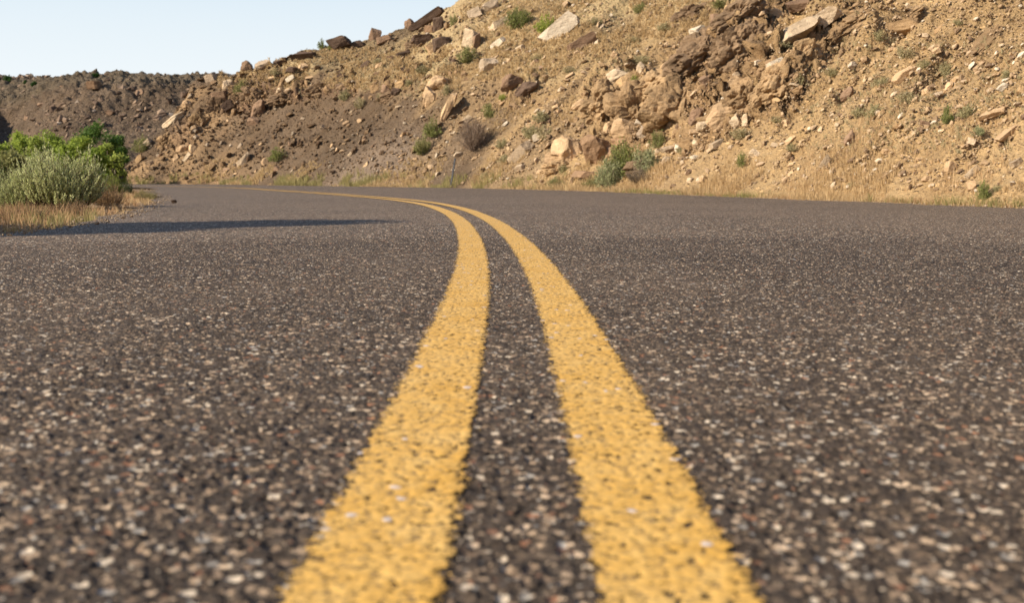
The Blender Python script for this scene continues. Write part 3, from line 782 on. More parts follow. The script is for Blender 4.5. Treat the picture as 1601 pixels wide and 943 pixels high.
for (x0, x1, y0, y1, n, tones, sz, grp, lab) in ZONES:
    qs = [(random.uniform(x0, x1), random.uniform(y0, y1)) for _ in range(n*2)]
    hits = hill_hit([q[0] for q in qs], [q[1] for q in qs]); c = 0
    for q, p in zip(qs, hits):
        if p is None or c >= n or p[2] < .12: continue
        if any(abs(q[0]-a) < m*.6 and abs(q[1]-b) < m*.6 for a, b, m in placed): continue
        c += 1
        kind = random.choice('ssb') if 'outcrop' not in grp and 'foot' not in grp else random.choice('rrb')
        o = D.objects.new('rock', random.choice(VAR[kind])); COL.objects.link(o)
        o.material_slots[0].link = 'OBJECT'; o.material_slots[0].material = RM[random.choice(tones)]
        s = random.uniform(*sz)*random.uniform(.6, 1.1)/FPX*p[1]*.6
        asp = random.uniform(.28, .5) if kind == 's' else random.uniform(.6, .9)
        o.scale = (s, s*random.uniform(.6, 1), s*asp); o.location = (p[0], p[1]+s*.2, p[2]-s*asp*.15)
        o.rotation_euler = rotm(math.radians(-random.gauss(34, 16) if kind == 's' else random.uniform(-60, 60)), random.uniform(-3, 3) if kind != 's' else random.uniform(-.4, .4), random.uniform(-.3, .3))
        o['label'] = lab; o['category'] = 'rock'; o['group'] = grp

# craggy fractured ledges of the outcrop: connected masses split by crevices
def crag_mesh(seed, n1=58, n2=520, amp=.36):
    g = np.random.default_rng(seed); V, F = ICO[5]; V = V.copy()
    # blocky start
    for _ in range(9):
        n = g.normal(size=3); n /= np.linalg.norm(n); V = V-np.maximum(V@n-g.uniform(.68, .95), 0)[:, None]*n
    D0 = V/np.linalg.norm(V, axis=1)[:, None]
    W = V+np.stack([vnoise(V[:, 1]*4+9, V[:, 2]*4, seed % 91), vnoise(V[:, 0]*4, V[:, 2]*4+5, seed % 83), vnoise(V[:, 0]*4+2, V[:, 1]*4, seed % 71)], -1)*.28
    tot = np.zeros(len(V))
    for n, a, cr, wd_ in ((n1, amp, .20, .07), (n2, amp*.34, .07, .03)):
        S = rnd3(g, n)*g.uniform(.75, 1.05, n)[:, None]; off = g.uniform(-1, .6, n); tl = rnd3(g, n)*.9
        d2 = ((W[:, None, :]-S[None])**2).sum(-1); o = np.argpartition(d2, 1, axis=1)[:, :2]
        da = np.sqrt(np.take_along_axis(d2, o, 1)); k = np.where(da[:, 0] < da[:, 1], o[:, 0], o[:, 1]); e = np.abs(da[:, 0]-da[:, 1])
        tot += a*(off[k]*.5+((W-S[k])*tl[k]).sum(1)*.9)-cr*np.exp(-e/wd_)
    V = V+D0*tot[:, None]
    V /= np.percentile(np.abs(V), 98, axis=0)
    return mesh_np('rock_outcrop', V, F, False)
def rnd3(g, n):
    d = g.normal(size=(n, 3)); return d/np.linalg.norm(d, axis=1)[:, None]
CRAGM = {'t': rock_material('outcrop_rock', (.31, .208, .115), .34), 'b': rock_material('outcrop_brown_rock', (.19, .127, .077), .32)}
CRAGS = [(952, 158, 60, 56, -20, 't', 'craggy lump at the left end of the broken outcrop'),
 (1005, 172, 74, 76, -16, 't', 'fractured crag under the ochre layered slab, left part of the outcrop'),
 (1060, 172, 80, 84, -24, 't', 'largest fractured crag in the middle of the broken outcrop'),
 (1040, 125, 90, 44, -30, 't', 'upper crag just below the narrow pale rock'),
 (1108, 84, 96, 54, -30, 'b', 'dark sided crag under the white rock at the outcrop top'),  # browner soil here, and the dark tone also paints in the overhang's shade
 (1165, 66, 80, 66, -34, 'b', 'crag left of the white striped boulder'),  # brown rock, toned darker to stand in for shade on this face
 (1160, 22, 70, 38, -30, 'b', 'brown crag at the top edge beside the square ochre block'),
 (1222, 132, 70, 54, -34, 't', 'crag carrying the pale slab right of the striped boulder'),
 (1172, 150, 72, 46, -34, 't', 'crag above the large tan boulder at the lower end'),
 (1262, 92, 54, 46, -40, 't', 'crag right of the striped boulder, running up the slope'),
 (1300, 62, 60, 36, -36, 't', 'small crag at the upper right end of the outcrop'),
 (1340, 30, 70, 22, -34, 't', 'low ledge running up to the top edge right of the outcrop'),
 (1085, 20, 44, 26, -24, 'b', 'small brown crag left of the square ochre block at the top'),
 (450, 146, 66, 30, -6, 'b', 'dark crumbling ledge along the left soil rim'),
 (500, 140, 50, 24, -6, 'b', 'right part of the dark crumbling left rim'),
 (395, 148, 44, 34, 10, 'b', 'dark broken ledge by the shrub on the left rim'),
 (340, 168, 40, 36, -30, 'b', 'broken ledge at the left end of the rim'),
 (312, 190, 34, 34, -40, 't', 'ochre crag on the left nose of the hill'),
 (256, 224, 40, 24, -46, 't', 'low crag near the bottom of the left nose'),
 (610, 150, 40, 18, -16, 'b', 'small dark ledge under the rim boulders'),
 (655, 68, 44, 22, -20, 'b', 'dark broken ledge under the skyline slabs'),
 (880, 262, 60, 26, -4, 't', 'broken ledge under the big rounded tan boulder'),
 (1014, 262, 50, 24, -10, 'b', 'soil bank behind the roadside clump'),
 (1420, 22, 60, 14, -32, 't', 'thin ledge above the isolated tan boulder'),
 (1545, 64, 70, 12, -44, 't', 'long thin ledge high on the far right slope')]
hits = hill_hit([c[0] for c in CRAGS], [c[1]+c[3]*.1 for c in CRAGS])
for i, (c, p) in enumerate(zip(CRAGS, hits)):
    if p is None: continue
    px, py, wp_, hp_, ang, tone, lab = c; dist = p[1]
    g_ = 1.28 if 940 < px < 1280 else 1.0
    sx = wp_/FPX*dist*.52*g_; sz = hp_/FPX*dist*.52*g_
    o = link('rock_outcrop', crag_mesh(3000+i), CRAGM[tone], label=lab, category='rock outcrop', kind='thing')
    d0 = ray(px, py); t = dist/d0[1]
    o.location = (d0[0]*t, dist+sx*.42, CAM_H+d0[2]*t-sz*.1); o.scale = (sx, sx*.62, sz); o.rotation_euler = rotm(math.radians(ang), 0, .25)

# scree: countless chips, one object per kind of ground
def chips(name, n, zone_fn, mat, sub, jit, label, flat=(.2, .6), tl=.6):
    V0, F0 = ICO[sub]; Vs, Fs = [], []
    pts = zone_fn(n)
    off = 0
    for (p, s) in pts:
        V = V0+R.normal(size=V0.shape)*jit
        for _ in range(5 if sub > 1 else 0):
            nn_ = R.normal(size=3); nn_ /= np.linalg.norm(nn_); V = V-np.maximum(V@nn_-R.uniform(.4, .8), 0)[:, None]*nn_
        a = R.uniform(.35, 1, 3)*s; a[2] = s*R.uniform(*flat)
        q = V*a
        ang = -R.normal(tl, .35); ca, sa = math.cos(ang), math.sin(ang)
        yw = R.uniform(-1, 1); cy, sy = math.cos(yw), math.sin(yw)
        q = np.stack([q[:, 0]*cy-q[:, 1]*sy, q[:, 0]*sy+q[:, 1]*cy, q[:, 2]], -1)
        q = np.stack([q[:, 0]*ca+q[:, 2]*sa, q[:, 1], -q[:, 0]*sa+q[:, 2]*ca], -1)
        Vs.append(q+np.array(p)+np.array([0, 0, s*.12])); Fs.append(F0+off); off += len(V0)
    me = mesh_np(name, np.vstack(Vs), np.vstack(Fs), False)
    return link(name, me, mat, kind='stuff', label=label)
def chip_material():
    M = NT('scree_stone'); g = M.new('ShaderNodeNewGeometry'); r = g.outputs['Random Per Island']; tint = None
    sepx = M.new('ShaderNodeSeparateXYZ'); M.l(g.outputs['Position'], sepx.inputs[0])
    c = M.ramp(r, [(0, (.17, .11, .07)), (.3, (.28, .19, .11)), (.6, (.42, .29, .17)), (.88, (.52, .38, .24)), (.96, (.66, .56, .42))])
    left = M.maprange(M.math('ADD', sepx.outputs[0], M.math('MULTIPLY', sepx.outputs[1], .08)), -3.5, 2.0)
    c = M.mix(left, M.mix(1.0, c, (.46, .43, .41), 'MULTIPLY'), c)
    c = M.mix(M.maprange(M.noise(g.outputs['Position'], 12, 4, .6), .3, .7), M.mix(1.0, c, (.75, .72, .7), 'MULTIPLY'), c)
    M.l(c, M.b.inputs['Base Color']); M.b.inputs['Roughness'].default_value = .92; M.b.inputs['Specular IOR Level'].default_value = .1
    M.l(M.bump(M.noise(g.outputs['Position'], 30, 4, .6), .03, .7), M.b.inputs['Normal'])
    return M.m
def scree_zone(n):
    # spread evenly over the visible face
    px = R.uniform(190, 1640, n*2); py = R.uniform(-20, 300, n*2)
    hits = []
    for a in range(0, len(px), 4000): hits += hill_hit(px[a:a+4000], py[a:a+4000])
    out = []
    for q, qy, p in zip(px, py, hits):
        if p is None or p[2] < .08: continue
        d = p[1]; cl = vnoise(np.array([p[0]*.7]), np.array([p[1]*.7+p[2]]), 3)[0]
        if R.uniform() < .35-cl*.9: continue
        s = (R.pareto(2.3)+.7)*1.15/FPX*d; s = min(s, 8/FPX*d)
        out.append(((p[0], p[1], p[2]), s))
        if len(out) >= n: break
    # broken debris gathered under the larger rocks
    for (a, b, m) in placed[:len(BIG)]:
        k = 9; q = hill_hit(a+R.normal(-m*.25, m*.55, k), b+R.normal(m*.35, m*.4, k))
        for p in q:
            if p is None or p[2] < .05: continue
            out.append(((p[0], p[1], p[2]), R.uniform(1.2, 4.0)/FPX*p[1]*.8))
    return out
CHIP = chip_material()
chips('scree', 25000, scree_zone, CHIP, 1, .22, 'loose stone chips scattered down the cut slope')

GRAVEL = rock_material('shoulder_gravel', (.38, .29, .20), .3)
def gravel_zone(n):
    out = []
    for P_, side, lo, hi in ((REDGE, 1, -.25, .75), (LEDGE, -1, -.18, .9)):
        T = np.gradient(P_, axis=0); T /= np.hypot(T[:, 0], T[:, 1])[:, None]
        ok = np.where((P_[:, 1] > 1.5) & (P_[:, 1] < 40))[0]
        pr = 1/np.maximum(P_[ok, 1], 4); k = R.choice(ok, n//2, p=pr/pr.sum())
        o = lo+(hi-lo)*R.beta(1.3, 2.0, n//2); j = R.normal(0, .12, n//2)
        x = P_[k, 0]+side*T[k, 1]*o+T[k, 0]*j; y = P_[k, 1]-side*T[k, 0]*o+T[k, 1]*j
        for a, b, c in zip(x, y, o):
            out.append(((a, b, .006 if c < 0 else -.01), R.uniform(.0025, .009)*(1 if R.uniform() < .93 else 2)))
    return out
chips('gravel', 12000, gravel_zone, GRAVEL, 1, .2, 'loose gravel and spilled soil crumbs along both road edges', (.4, .8), 0)
def rubble_zone(n):
    out = []
    for (cx, cy, rx, ry, ang, amp) in OUTCROP:
        m = int(n*rx*ry/34000)+3
        a = R.uniform(0, 6.283, m); r = np.sqrt(R.uniform(0, 1, m))
        qx, qy = r*np.cos(a)*rx*1.05, r*np.sin(a)*ry*1.15; ca, sa = math.cos(ang), math.sin(ang)
        for p in hill_hit(cx+qx*ca-qy*sa, cy+qx*sa+qy*ca):
            if p is None: continue
            s = min((R.pareto(2.0)+.8)*2.6, 12)/FPX*p[1]*.8
            out.append(((p[0], p[1]+s*.15, p[2]), s))
    return out
def clod_zone(n):
    out = []
    def line(x, y, ln, ang, k, big):
        t = R.uniform(0, 1, k); px = x+math.cos(ang)*ln*t+R.normal(0, 2.5, k); py = y-math.sin(ang)*ln*t+R.normal(0, 2.2, k)
        for p in hill_hit(px, py):
            if p is None or p[2] < .15: continue
            out.append(((p[0], p[1]+.01, p[2]), min((R.pareto(2.2)+.6)*big, 9)/FPX*p[1]*.62))
    for (cx, cy, rx, ry, ang, amp) in STEPS: line(cx-rx*.8, cy+rx*.6, rx*2.0, -ang, 60, 2.6)
    for _ in range(44): line(R.uniform(1150, 1600), R.uniform(30, 300), R.uniform(40, 170), R.normal(.72, .08), int(R.uniform(16, 44)), R.uniform(1.0, 2.3))
    for _ in range(18): line(R.uniform(240, 760), R.uniform(150, 285), R.uniform(20, 90), R.normal(.66, .14), int(R.uniform(10, 34)), R.uniform(1.3, 2.4))
    for _ in range(26): line(R.uniform(740, 1120), R.uniform(60, 285), R.uniform(20, 90), R.normal(.66, .14), int(R.uniform(10, 34)), R.uniform(1.4, 2.6))
    return out
def clod_material():
    M = NT('soil_clod'); g = M.new('ShaderNodeNewGeometry'); P = g.outputs['Position']; sp = M.new('ShaderNodeSeparateXYZ'); M.l(P, sp.inputs[0])
    c = M.ramp(g.outputs['Random Per Island'], [(0, (.31, .215, .12)), (.6, (.41, .285, .16)), (1, (.48, .35, .21))])
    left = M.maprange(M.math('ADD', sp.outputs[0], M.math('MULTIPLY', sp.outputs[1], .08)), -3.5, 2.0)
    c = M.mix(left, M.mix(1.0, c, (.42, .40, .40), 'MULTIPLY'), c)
    M.l(c, M.b.inputs['Base Color']); M.b.inputs['Roughness'].default_value = .95; M.b.inputs['Specular IOR Level'].default_value = .06
    M.l(M.bump(M.noise(P, 30, 4, .6), .03, .8), M.b.inputs['Normal']); return M.m
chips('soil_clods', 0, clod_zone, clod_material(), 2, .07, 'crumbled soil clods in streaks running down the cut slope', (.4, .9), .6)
chips('rubble', 1500, rubble_zone, rock_material('rubble_rock', (.34, .225, .125), .35), 2, .06, 'cemented rubble crowded together in the broken outcrops', (.5, 1.0), .2)

# boulder field of the far ridge (countless) plus the ones that stand out
def ridge_hit(px, py):
    d = ray(px, py); t = np.linspace(96, 240, 600)
    X = d[0]*t; Y = d[1]*t; Z = CAM_H+d[2]*t; H = ridge_height(X, Y); b = Z < H
    if not b.any(): return None
    k = b.argmax(); return (X[k], Y[k], H[k])
def ridge_zone(n):
    out = []
    for _ in range(n*3):
        if R.uniform() < .45:
            q = R.uniform(-40, 340); p = None
            for yy in np.arange(104, 150, 1.5):
                p = ridge_hit(q, yy)
                if p: break
            if p is None: continue
            p = (p[0], p[1]-R.uniform(0, 3.0), 0); p = (p[0], p[1], ridge_height(np.array([p[0]]), np.array([p[1]]))[0])
        else:
            p = ridge_hit(R.uniform(-40, 340), R.uniform(125, 215))
        if p is None: continue
        s = min((R.pareto(2.2)+.7)*.17, .75)
        out.append((p, s))
        if len(out) >= n: break
    return out
def ridge_chip_material():
    M = NT('ridge_stone'); g = M.new('ShaderNodeNewGeometry')
    c = M.ramp(g.outputs['Random Per Island'], [(0, (.09, .062, .045)), (.5, (.19, .13, .09)), (.9, (.31, .22, .15)), (.98, (.42, .34, .26))])
    M.l(c, M.b.inputs['Base Color']); M.b.inputs['Roughness'].default_value = .95; M.b.inputs['Specular IOR Level'].default_value = .05
    return M.m
chips('boulder_field', 2600, ridge_zone, ridge_chip_material(), 1, .22, 'countless small boulders strewn over the far ridge')
p = ridge_hit(150, 140)
if p:
    o = link('boulder', rock_mesh(5001, 4, 6, 1, 0, .03), RM['rust'], label='square brown boulder below the far ridge line', category='boulder')
    o.location = (p[0], p[1]-.6, p[2]+.45); o.scale = (.72, .7, .52)
for k, (qx, qy, wv) in enumerate([(240, 124, .7), (103, 141, .6), (66, 166, .55), (45, 188, .6), (173, 180, .55), (220, 148, .6)]):
    p = ridge_hit(qx, qy)
    if p:
        o = link('boulder', rock_mesh(5100+k, 3, 10, .5, 0, .04), RM['brown'], label='brown boulder standing out on the far ridge slope', category='boulder', group='boulders on the far ridge')
        o.location = (p[0], p[1], p[2]+wv*.25); o.scale = (wv, wv, wv*.7)

# small dark stone lying on the road
p = ground_pt(272, 318)
o = link('rock', rock_mesh(777, 3, 12, .5, 0, .06), RM['dark'], label='small dark stone lying alone on the asphalt', category='stone')
o.location = (float(p[0]), float(p[1]), .022); o.scale = (.038, .034, .022)

# ------------------------------------------------------------------ vegetation
def leaf_material(name, c0, c1, trans=.35, tip=None):
    M = NT(name); g = M.new('ShaderNodeNewGeometry'); r = g.outputs['Random Per Island']
    c = M.ramp(r, [(0, c0), (1, c1)])
    oi = M.new('ShaderNodeObjectInfo')
    c = M.mix(1.0, c, M.ramp(oi.outputs['Random'], [(0, (.85, .88, .8)), (1, (1.12, 1.08, 1.1))]), 'MULTIPLY')
    if tip:
        c = M.mix(M.attr('h'), c, tip)
    M.l(c, M.b.inputs['Base Color']); M.b.inputs['Roughness'].default_value = .7
    tr = M.new('ShaderNodeBsdfTranslucent'); M.l(c, tr.inputs[0])
    mx = M.new('ShaderNodeMixShader'); mx.inputs[0].default_value = trans
    M.l(M.b.outputs[0], mx.inputs[1]); M.l(tr.outputs[0], mx.inputs[2]); M.l(mx.outputs[0], M.out.inputs[0])
    return M.m
def bark_material(name, c):
    M = NT(name); P = M.coord(); n = M.noise(P, 25, 4, .6)
    M.l(M.ramp(n, [(.3, tuple(v*.6 for v in c)), (.7, c)]), M.b.inputs['Base Color']); M.b.inputs['Roughness'].default_value = .9
    M.l(M.bump(n, .01, .6), M.b.inputs['Normal']); return M.m
LM = {
 'green': leaf_material('green_leaf', (.15, .175, .045), (.28, .29, .095), .4),
 'lime': leaf_material('lime_leaf', (.20, .25, .03), (.36, .40, .085), .4),
 'deep': leaf_material('deep_leaf', (.022, .055, .010), (.06, .12, .022)),
 'olive': leaf_material('olive_leaf', (.16, .165, .05), (.30, .29, .11)),
 'sage': leaf_material('sage_leaf', (.20, .215, .095), (.37, .37, .20), .3),
 'grey': leaf_material('grey_leaf', (.25, .215, .105), (.42, .36, .20), .25),
 'dead': leaf_material('dead_twig', (.13, .09, .06), (.26, .19, .13), .1),
 'straw': leaf_material('straw_blade', (.34, .22, .10), (.62, .45, .24), .3),
 'strawgreen': leaf_material('green_blade', (.22, .20, .07), (.40, .33, .14), .35),
 'rusty': leaf_material('rusty_blade', (.25, .14, .065), (.50, .33, .165), .25),
}
BARK = bark_material('bush_bark', (.17, .125, .09)); TBARK = bark_material('tree_bark', (.20, .16, .12))

def quads(C, U, W):
    """leaf quads at C with half-axes U (length) and W (width), slightly folded rhombi"""
    n = len(C); V = np.empty((n, 4, 3)); V[:, 0] = C-U; V[:, 1] = C+W; V[:, 2] = C+U; V[:, 3] = C-W
    return V.reshape(-1, 3), np.arange(4*n).reshape(n, 4)
def rnd_dirs(g, n):
    d = g.normal(size=(n, 3)); return d/np.linalg.norm(d, axis=1)[:, None]
def stems_tubes(S, E, r0, r1):
    """thin 3-sided tapering tubes from S to E"""
    n = len(S); ax = E-S; ax /= np.linalg.norm(ax, axis=1)[:, None]+1e-9
    a = np.cross(ax, np.array([.31, .7, .2])); a /= np.linalg.norm(a, axis=1)[:, None]; b = np.cross(ax, a)
    V = np.empty((n, 6, 3))
    for k in range(3):
        c, s = math.cos(k*2.094), math.sin(k*2.094)
        V[:, k] = S+(a*c+b*s)*np.reshape(r0, (-1, 1)); V[:, 3+k] = E+(a*c+b*s)*np.reshape(r1, (-1, 1))
    F = np.array([[0, 1, 4, 3], [1, 2, 5, 4], [2, 0, 3, 5]])
    return V.reshape(-1, 3), (F[None]+(np.arange(n)*6)[:, None, None]).reshape(-1, 4)
def bush_meshes(seed, nstem=40, nleaf=60, leaf=.05, lw=.4, spread=1.0, up=.6, dome=True, clump=.22, droop=0):
    """unit bush: about 2 wide, 1.. tall; branches that fork, leaves gathered round their outer parts"""
    g = np.random.default_rng(seed)
    ang = g.uniform(0, 2*math.pi, nstem); rad = np.sqrt(g.uniform(0, 1, nstem))*spread
    hgt = (np.sqrt(np.clip(1-rad**2*.85, .05, 1)) if dome else 1-.35*rad)*g.uniform(.72, 1.12, nstem)
    tip = np.stack([np.cos(ang)*rad, np.sin(ang)*rad, hgt], -1)
    root = np.stack([np.cos(ang)*.06, np.sin(ang)*.06, np.zeros(nstem)], -1)
    mid = root*.5+tip*.5; mid[:, 2] -= .12*hgt*(rad)
    SV, SF = stems_tubes(np.vstack([root, mid]), np.vstack([mid, tip]), np.full(2*nstem, .014), np.r_[np.full(nstem, .010), np.full(nstem, .004)])
    k = np.repeat(np.arange(nstem), nleaf)
    t = g.beta(2.2, 1.3, len(k))
    t2 = np.clip(t*2, 0, 1)[:, None]; t3 = np.clip(t*2-1, 0, 1)[:, None]
    C = root[k]+(mid[k]-root[k])*t2+(tip[k]-mid[k])*t3
    C += g.normal(size=C.shape)*clump*(.35+.65*(1-t))[:, None]*np.array([1, 1, .6]) * .75
    C[:, 2] = np.maximum(C[:, 2], .02)
    ax = (tip-mid)[k]; ax /= np.linalg.norm(ax, axis=1)[:, None]
    U = ax*up+rnd_dirs(g, len(k))*(1-up*.6); U /= np.linalg.norm(U, axis=1)[:, None]
    Wd = np.cross(U, rnd_dirs(g, len(k))); Wd /= np.linalg.norm(Wd, axis=1)[:, None]+1e-9
    ls = leaf*g.uniform(.6, 1.4, len(k))[:, None]
    LV, LF = quads(C, U*ls, Wd*ls*lw)
    return (SV, SF), (LV, LF)
def make_bush(name, loc, size, seed, mat, label, group=None, cat='bush', parts=True, bark=None, **kw):
    (SV, SF), (LV, LF) = bush_meshes(seed, **kw)
    if parts:
        e = empty(name, loc, label=label, category=cat, group=group)
        e.scale = size
        link('foliage', mesh_np('foliage', LV, LF), mat, e); link('stem', mesh_np('stem', SV, SF), bark or BARK, e)
        return e
    o = link(name, mesh_np(name, LV, LF), mat, label=label, category=cat, group=group); o.location = loc; o.scale = size
    return o
def place_hill_bush(px, py, wpx, hpx, mat, seed, name, label, **kw):
    base = py+hpx*.42
    p = hill_hit([px], [base])[0]
    if p is None:
        for k in range(1, 30):
            p = hill_hit([px], [base+k*1.5])[0]
            if p: break
    if p is None: return
    s = wpx/FPX*p[1]*.5; h = hpx/FPX*p[1]
    return make_bush(name, (p[0], p[1]+s*.1, p[2]-.04*h), (s, s, h), seed, LM[mat], label, **kw)

HB = [ # px,py,w,h,mat,name,label
 (810,30,50,30,'green','shrub','bright green shrub at the top of the slope, left of two'),
 (854,38,40,32,'lime','shrub','yellow green shrub beside the largest whitish slab'),
 (732,86,42,26,'olive','shrub','olive green shrub under the pale upright block'),
 (503,68,16,16,'green','shrub','small green sprig standing on the skyline'),
 (520,73,20,10,'green','shrub','low green shrub on the skyline beside the sprig'),
 (380,137,32,24,'olive','shrub','yellow green shrub growing on the left rim'),
 (709,30,18,18,'olive','shrub','thin olive shrub at the right end of the skyline boulders'),
 (672,76,20,14,'olive','shrub','small olive shrub among the rocks below the skyline'),
 (765,173,28,24,'olive','shrub','small yellow green shrub in the middle of the slope'),
 (787,152,16,12,'lime','shrub','tiny yellow green shrub below the dark embedded boulder'),
 (435,242,32,22,'green','shrub','round green shrub low on the left slope'),
 (660,226,30,34,'olive','shrub','olive shrub left of the marker post, lower half'),
 (676,200,30,30,'green','shrub','darker green shrub left of the marker post, upper half'),
 (955,272,50,50,'sage','shrub','grey green shrub at the lower left of the roadside clump'),
 (978,250,70,54,'green','shrub','tall green shrub of the roadside clump below the boulders'),
 (1008,252,54,40,'sage','shrub','grey green shrub at the right of the roadside clump'),
 (1027,218,30,28,'olive','shrub','yellowish shrub above the roadside clump'),
 (992,132,16,34,'lime','shrub','narrow yellow green shrub hanging on the outcrop'),
 (1160,250,18,24,'green','shrub','small green shrub low on the slope right of the clump'),
 (1481,178,20,32,'green','shrub','single green sprig on the bright right slope'),
 (1530,205,22,15,'sage','shrub','small blue green shrub at far right below the sprig'),
 (1537,298,24,30,'green','shrub','bright green weed at the roadside on the far right'),
 (222,201,32,28,'olive','shrub','olive shrub on the left nose above the trees'),
 (1000,12,24,18,'olive','shrub','olive shrub near the top edge above the layered slab'),
 (1130,5,40,14,'olive','shrub','low olive shrub at the top edge left of the dark hollow'),
]
for i, (px, py, wv, hv, mt, nm, lb) in enumerate(HB):
    big = wv > 44
    place_hill_bush(px, py, wv, hv, mt, 300+i, nm, lb, nstem=46 if big else 30, nleaf=90 if big else 55, leaf=.05 if big else .07, lw=.3, clump=.30 if big else .24, spread=1.08)
place_hill_bush(1000, 276, 60, 26, 'dead', 445, 'shrub', 'bare grey twigs at the foot of the roadside clump', nstem=60, nleaf=70, leaf=.06, lw=.08, up=.8)
place_hill_bush(930, 285, 44, 22, 'olive', 446, 'shrub', 'low straw green weed left of the roadside clump', nstem=50, nleaf=60, leaf=.06, lw=.15, up=.9)
place_hill_bush(870, 287, 40, 20, 'olive', 447, 'shrub', 'low straw green weed below the big rounded tan boulder', nstem=50, nleaf=60, leaf=.06, lw=.15, up=.9)
make = place_hill_bush(740, 212, 54, 54, 'dead', 444, 'shrub', 'bare grey brown twiggy shrub right of the marker post', nstem=70, nleaf=90, leaf=.06, lw=.08, up=.8)
cush = [(565,160,24,18),(540,148,24,18),(597,152,20,14),(640,128,16,12),(850,207,38,26),(785,222,24,16),(828,205,34,24),(790,247,26,16),(846,181,30,20),(1078,79,34,16),(1002,92,40,16),
 (1224,64,38,14),(1380,125,38,18),(1420,148,44,20),(1368,170,40,22),(1345,172,30,20),(1480,105,28,24),(1415,78,34,20),(1374,52,26,18),(1515,168,38,20),(1215,184,26,12),(1576,110,22,16),
 (1250,122,20,22),(1160,206,44,18),(1065,232,26,10),(930,32,28,14),(990,60,30,10),(700,140,18,18),(880,262,20,14),(1240,225,24,14),(1332,285,20,12),(760,272,20,12),(430,112,20,12),(660,108,26,14),
 (590,95,20,10),(840,88,26,12),(890,108,26,12),(1040,40,30,14),(1300,110,28,14),(1445,95,24,14), (1560,290,24,14),(1500,30,24,12),(1340,20,30,12)]
CM = []
for k in range(6):
    _, (LV, LF) = bush_meshes(700+k, nstem=60, nleaf=26, leaf=.075, lw=.28, up=.55, clump=.16)
    me = mesh_np('cushion_shrub', LV, LF); me.materials.append(LM['grey']); CM.append(me)
hits = hill_hit([c[0] for c in cush], [c[1]+c[3]*.4 for c in cush])
for i, (c, p) in enumerate(zip(cush, hits)):
    if p is None: continue
    right = c[0] > 1180
    o = D.objects.new('cushion_shrub', CM[i % 6]); COL.objects.link(o); s = c[2]/FPX*p[1]*.5; h = c[3]/FPX*p[1]*1.0
    o.location = (p[0], p[1]+s*.15, p[2]-.05); o.scale = (s, s, h); o.rotation_euler = (random.uniform(-.1, .1), random.uniform(-.3, -.1)*-1, random.uniform(0, 6.28))
    o['label'] = 'low grey green cushion shrub on the bright right slope' if right else 'low grey green cushion shrub on the slope left of the pale striped boulder'
    o['category'] = 'shrub'; o['group'] = 'cushion shrubs on the right slope' if right else 'cushion shrubs on the left and middle slope'

# ---- grass (stuff)
def grass_mesh(pts, hts, seed, lean=.35, blades=9, width=.004):
    g = np.random.default_rng(seed); P = np.repeat(np.asarray(pts, float), blades, 0); H = np.repeat(np.asarray(hts, float), blades)
    n = len(P); a = g.uniform(0, 2*math.pi, n); r = np.abs(g.normal(0, 1, n))*.22*H
    P = P+np.stack([np.cos(a)*r, np.sin(a)*r, np.zeros(n)], -1)
    H = H*g.uniform(.45, 1.15, n)
    dr = np.stack([np.cos(a), np.sin(a), np.zeros(n)], -1)*(g.uniform(0, lean*1.6, n)*H)[:, None]
    tipp = P+dr+np.stack([0*H, 0*H, H], -1); mid = P+dr*.35+np.stack([0*H, 0*H, H*.55], -1)
    dist = np.maximum(P[:, 1], 2.0); w = np.maximum(width, dist*.00026)
    fa = g.uniform(0, math.pi, n); W = np.stack([np.cos(fa), np.sin(fa)*.4, np.zeros(n)], -1)*w[:, None]
    V = np.empty((n, 5, 3)); V[:, 0] = P-W; V[:, 1] = P+W; V[:, 2] = mid+W*.8; V[:, 3] = tipp; V[:, 4] = mid-W*.8
    F = np.stack([np.arange(n)*5+0, np.arange(n)*5+1, np.arange(n)*5+2, np.arange(n)*5+4], -1)
    F2 = np.stack([np.arange(n)*5+4, np.arange(n)*5+2, np.arange(n)*5+3, np.arange(n)*5+3], -1)
    me = D.meshes.new('grass'); me.vertices.add(5*n); me.vertices.foreach_set('co', V.astype(np.float32).ravel())
    loops = np.concatenate([F, F2[:, :3]], 1)
    me.loops.add(7*n); me.loops.foreach_set('vertex_index', loops.astype(np.int32).ravel())
    ls = np.stack([np.arange(n)*7, np.arange(n)*7+4], -1).ravel().astype(np.int32)
    me.polygons.add(2*n); me.polygons.foreach_set('loop_start', ls); me.update(calc_edges=True)
    return me
def along(P, n, lo, hi, ymin, ymax, seed, side):
    g = np.random.default_rng(seed); T = np.gradient(P, axis=0); T /= np.hypot(T[:, 0], T[:, 1])[:, None]
    ok = np.where((P[:, 1] > ymin) & (P[:, 1] < ymax))[0]; k = g.choice(ok, n); o = lo+(hi-lo)*g.beta(1.1, 1.6, n)
    j = g.normal(0, .08, n)
    x = P[k, 0]+side*T[k, 1]*o+T[k, 0]*j; y = P[k, 1]-side*T[k, 0]*o+T[k, 1]*j
    return x, y
RD = smooth_poly(REDGE[::3], 6000); LD = smooth_poly(LEDGE[::3], 6000)
def rside(n, lo, hi, y0, y1, h0, h1, seed, mat, label, dens=0.0, scale=.6, blades=9):
    x, y = along(RD, n, lo, hi, y0, y1, seed, 1); z, d = hill_height(x, y)
    z = np.where(d < .55, np.minimum(z, .04), z); z = np.maximum(z, -.03)
    keep = vnoise(x*scale, y*scale, seed) > dens; x, y, z = x[keep], y[keep], z[keep]
    h = np.random.default_rng(seed).uniform(h0, h1, len(x))*(.7+1.2*np.clip(vnoise(x*.9, y*.9, seed+1)+.4, 0, 1))
    link('grass', grass_mesh(np.stack([x, y, z-.01], -1), h, seed, blades=blades), LM[mat], kind='stuff', label=label)
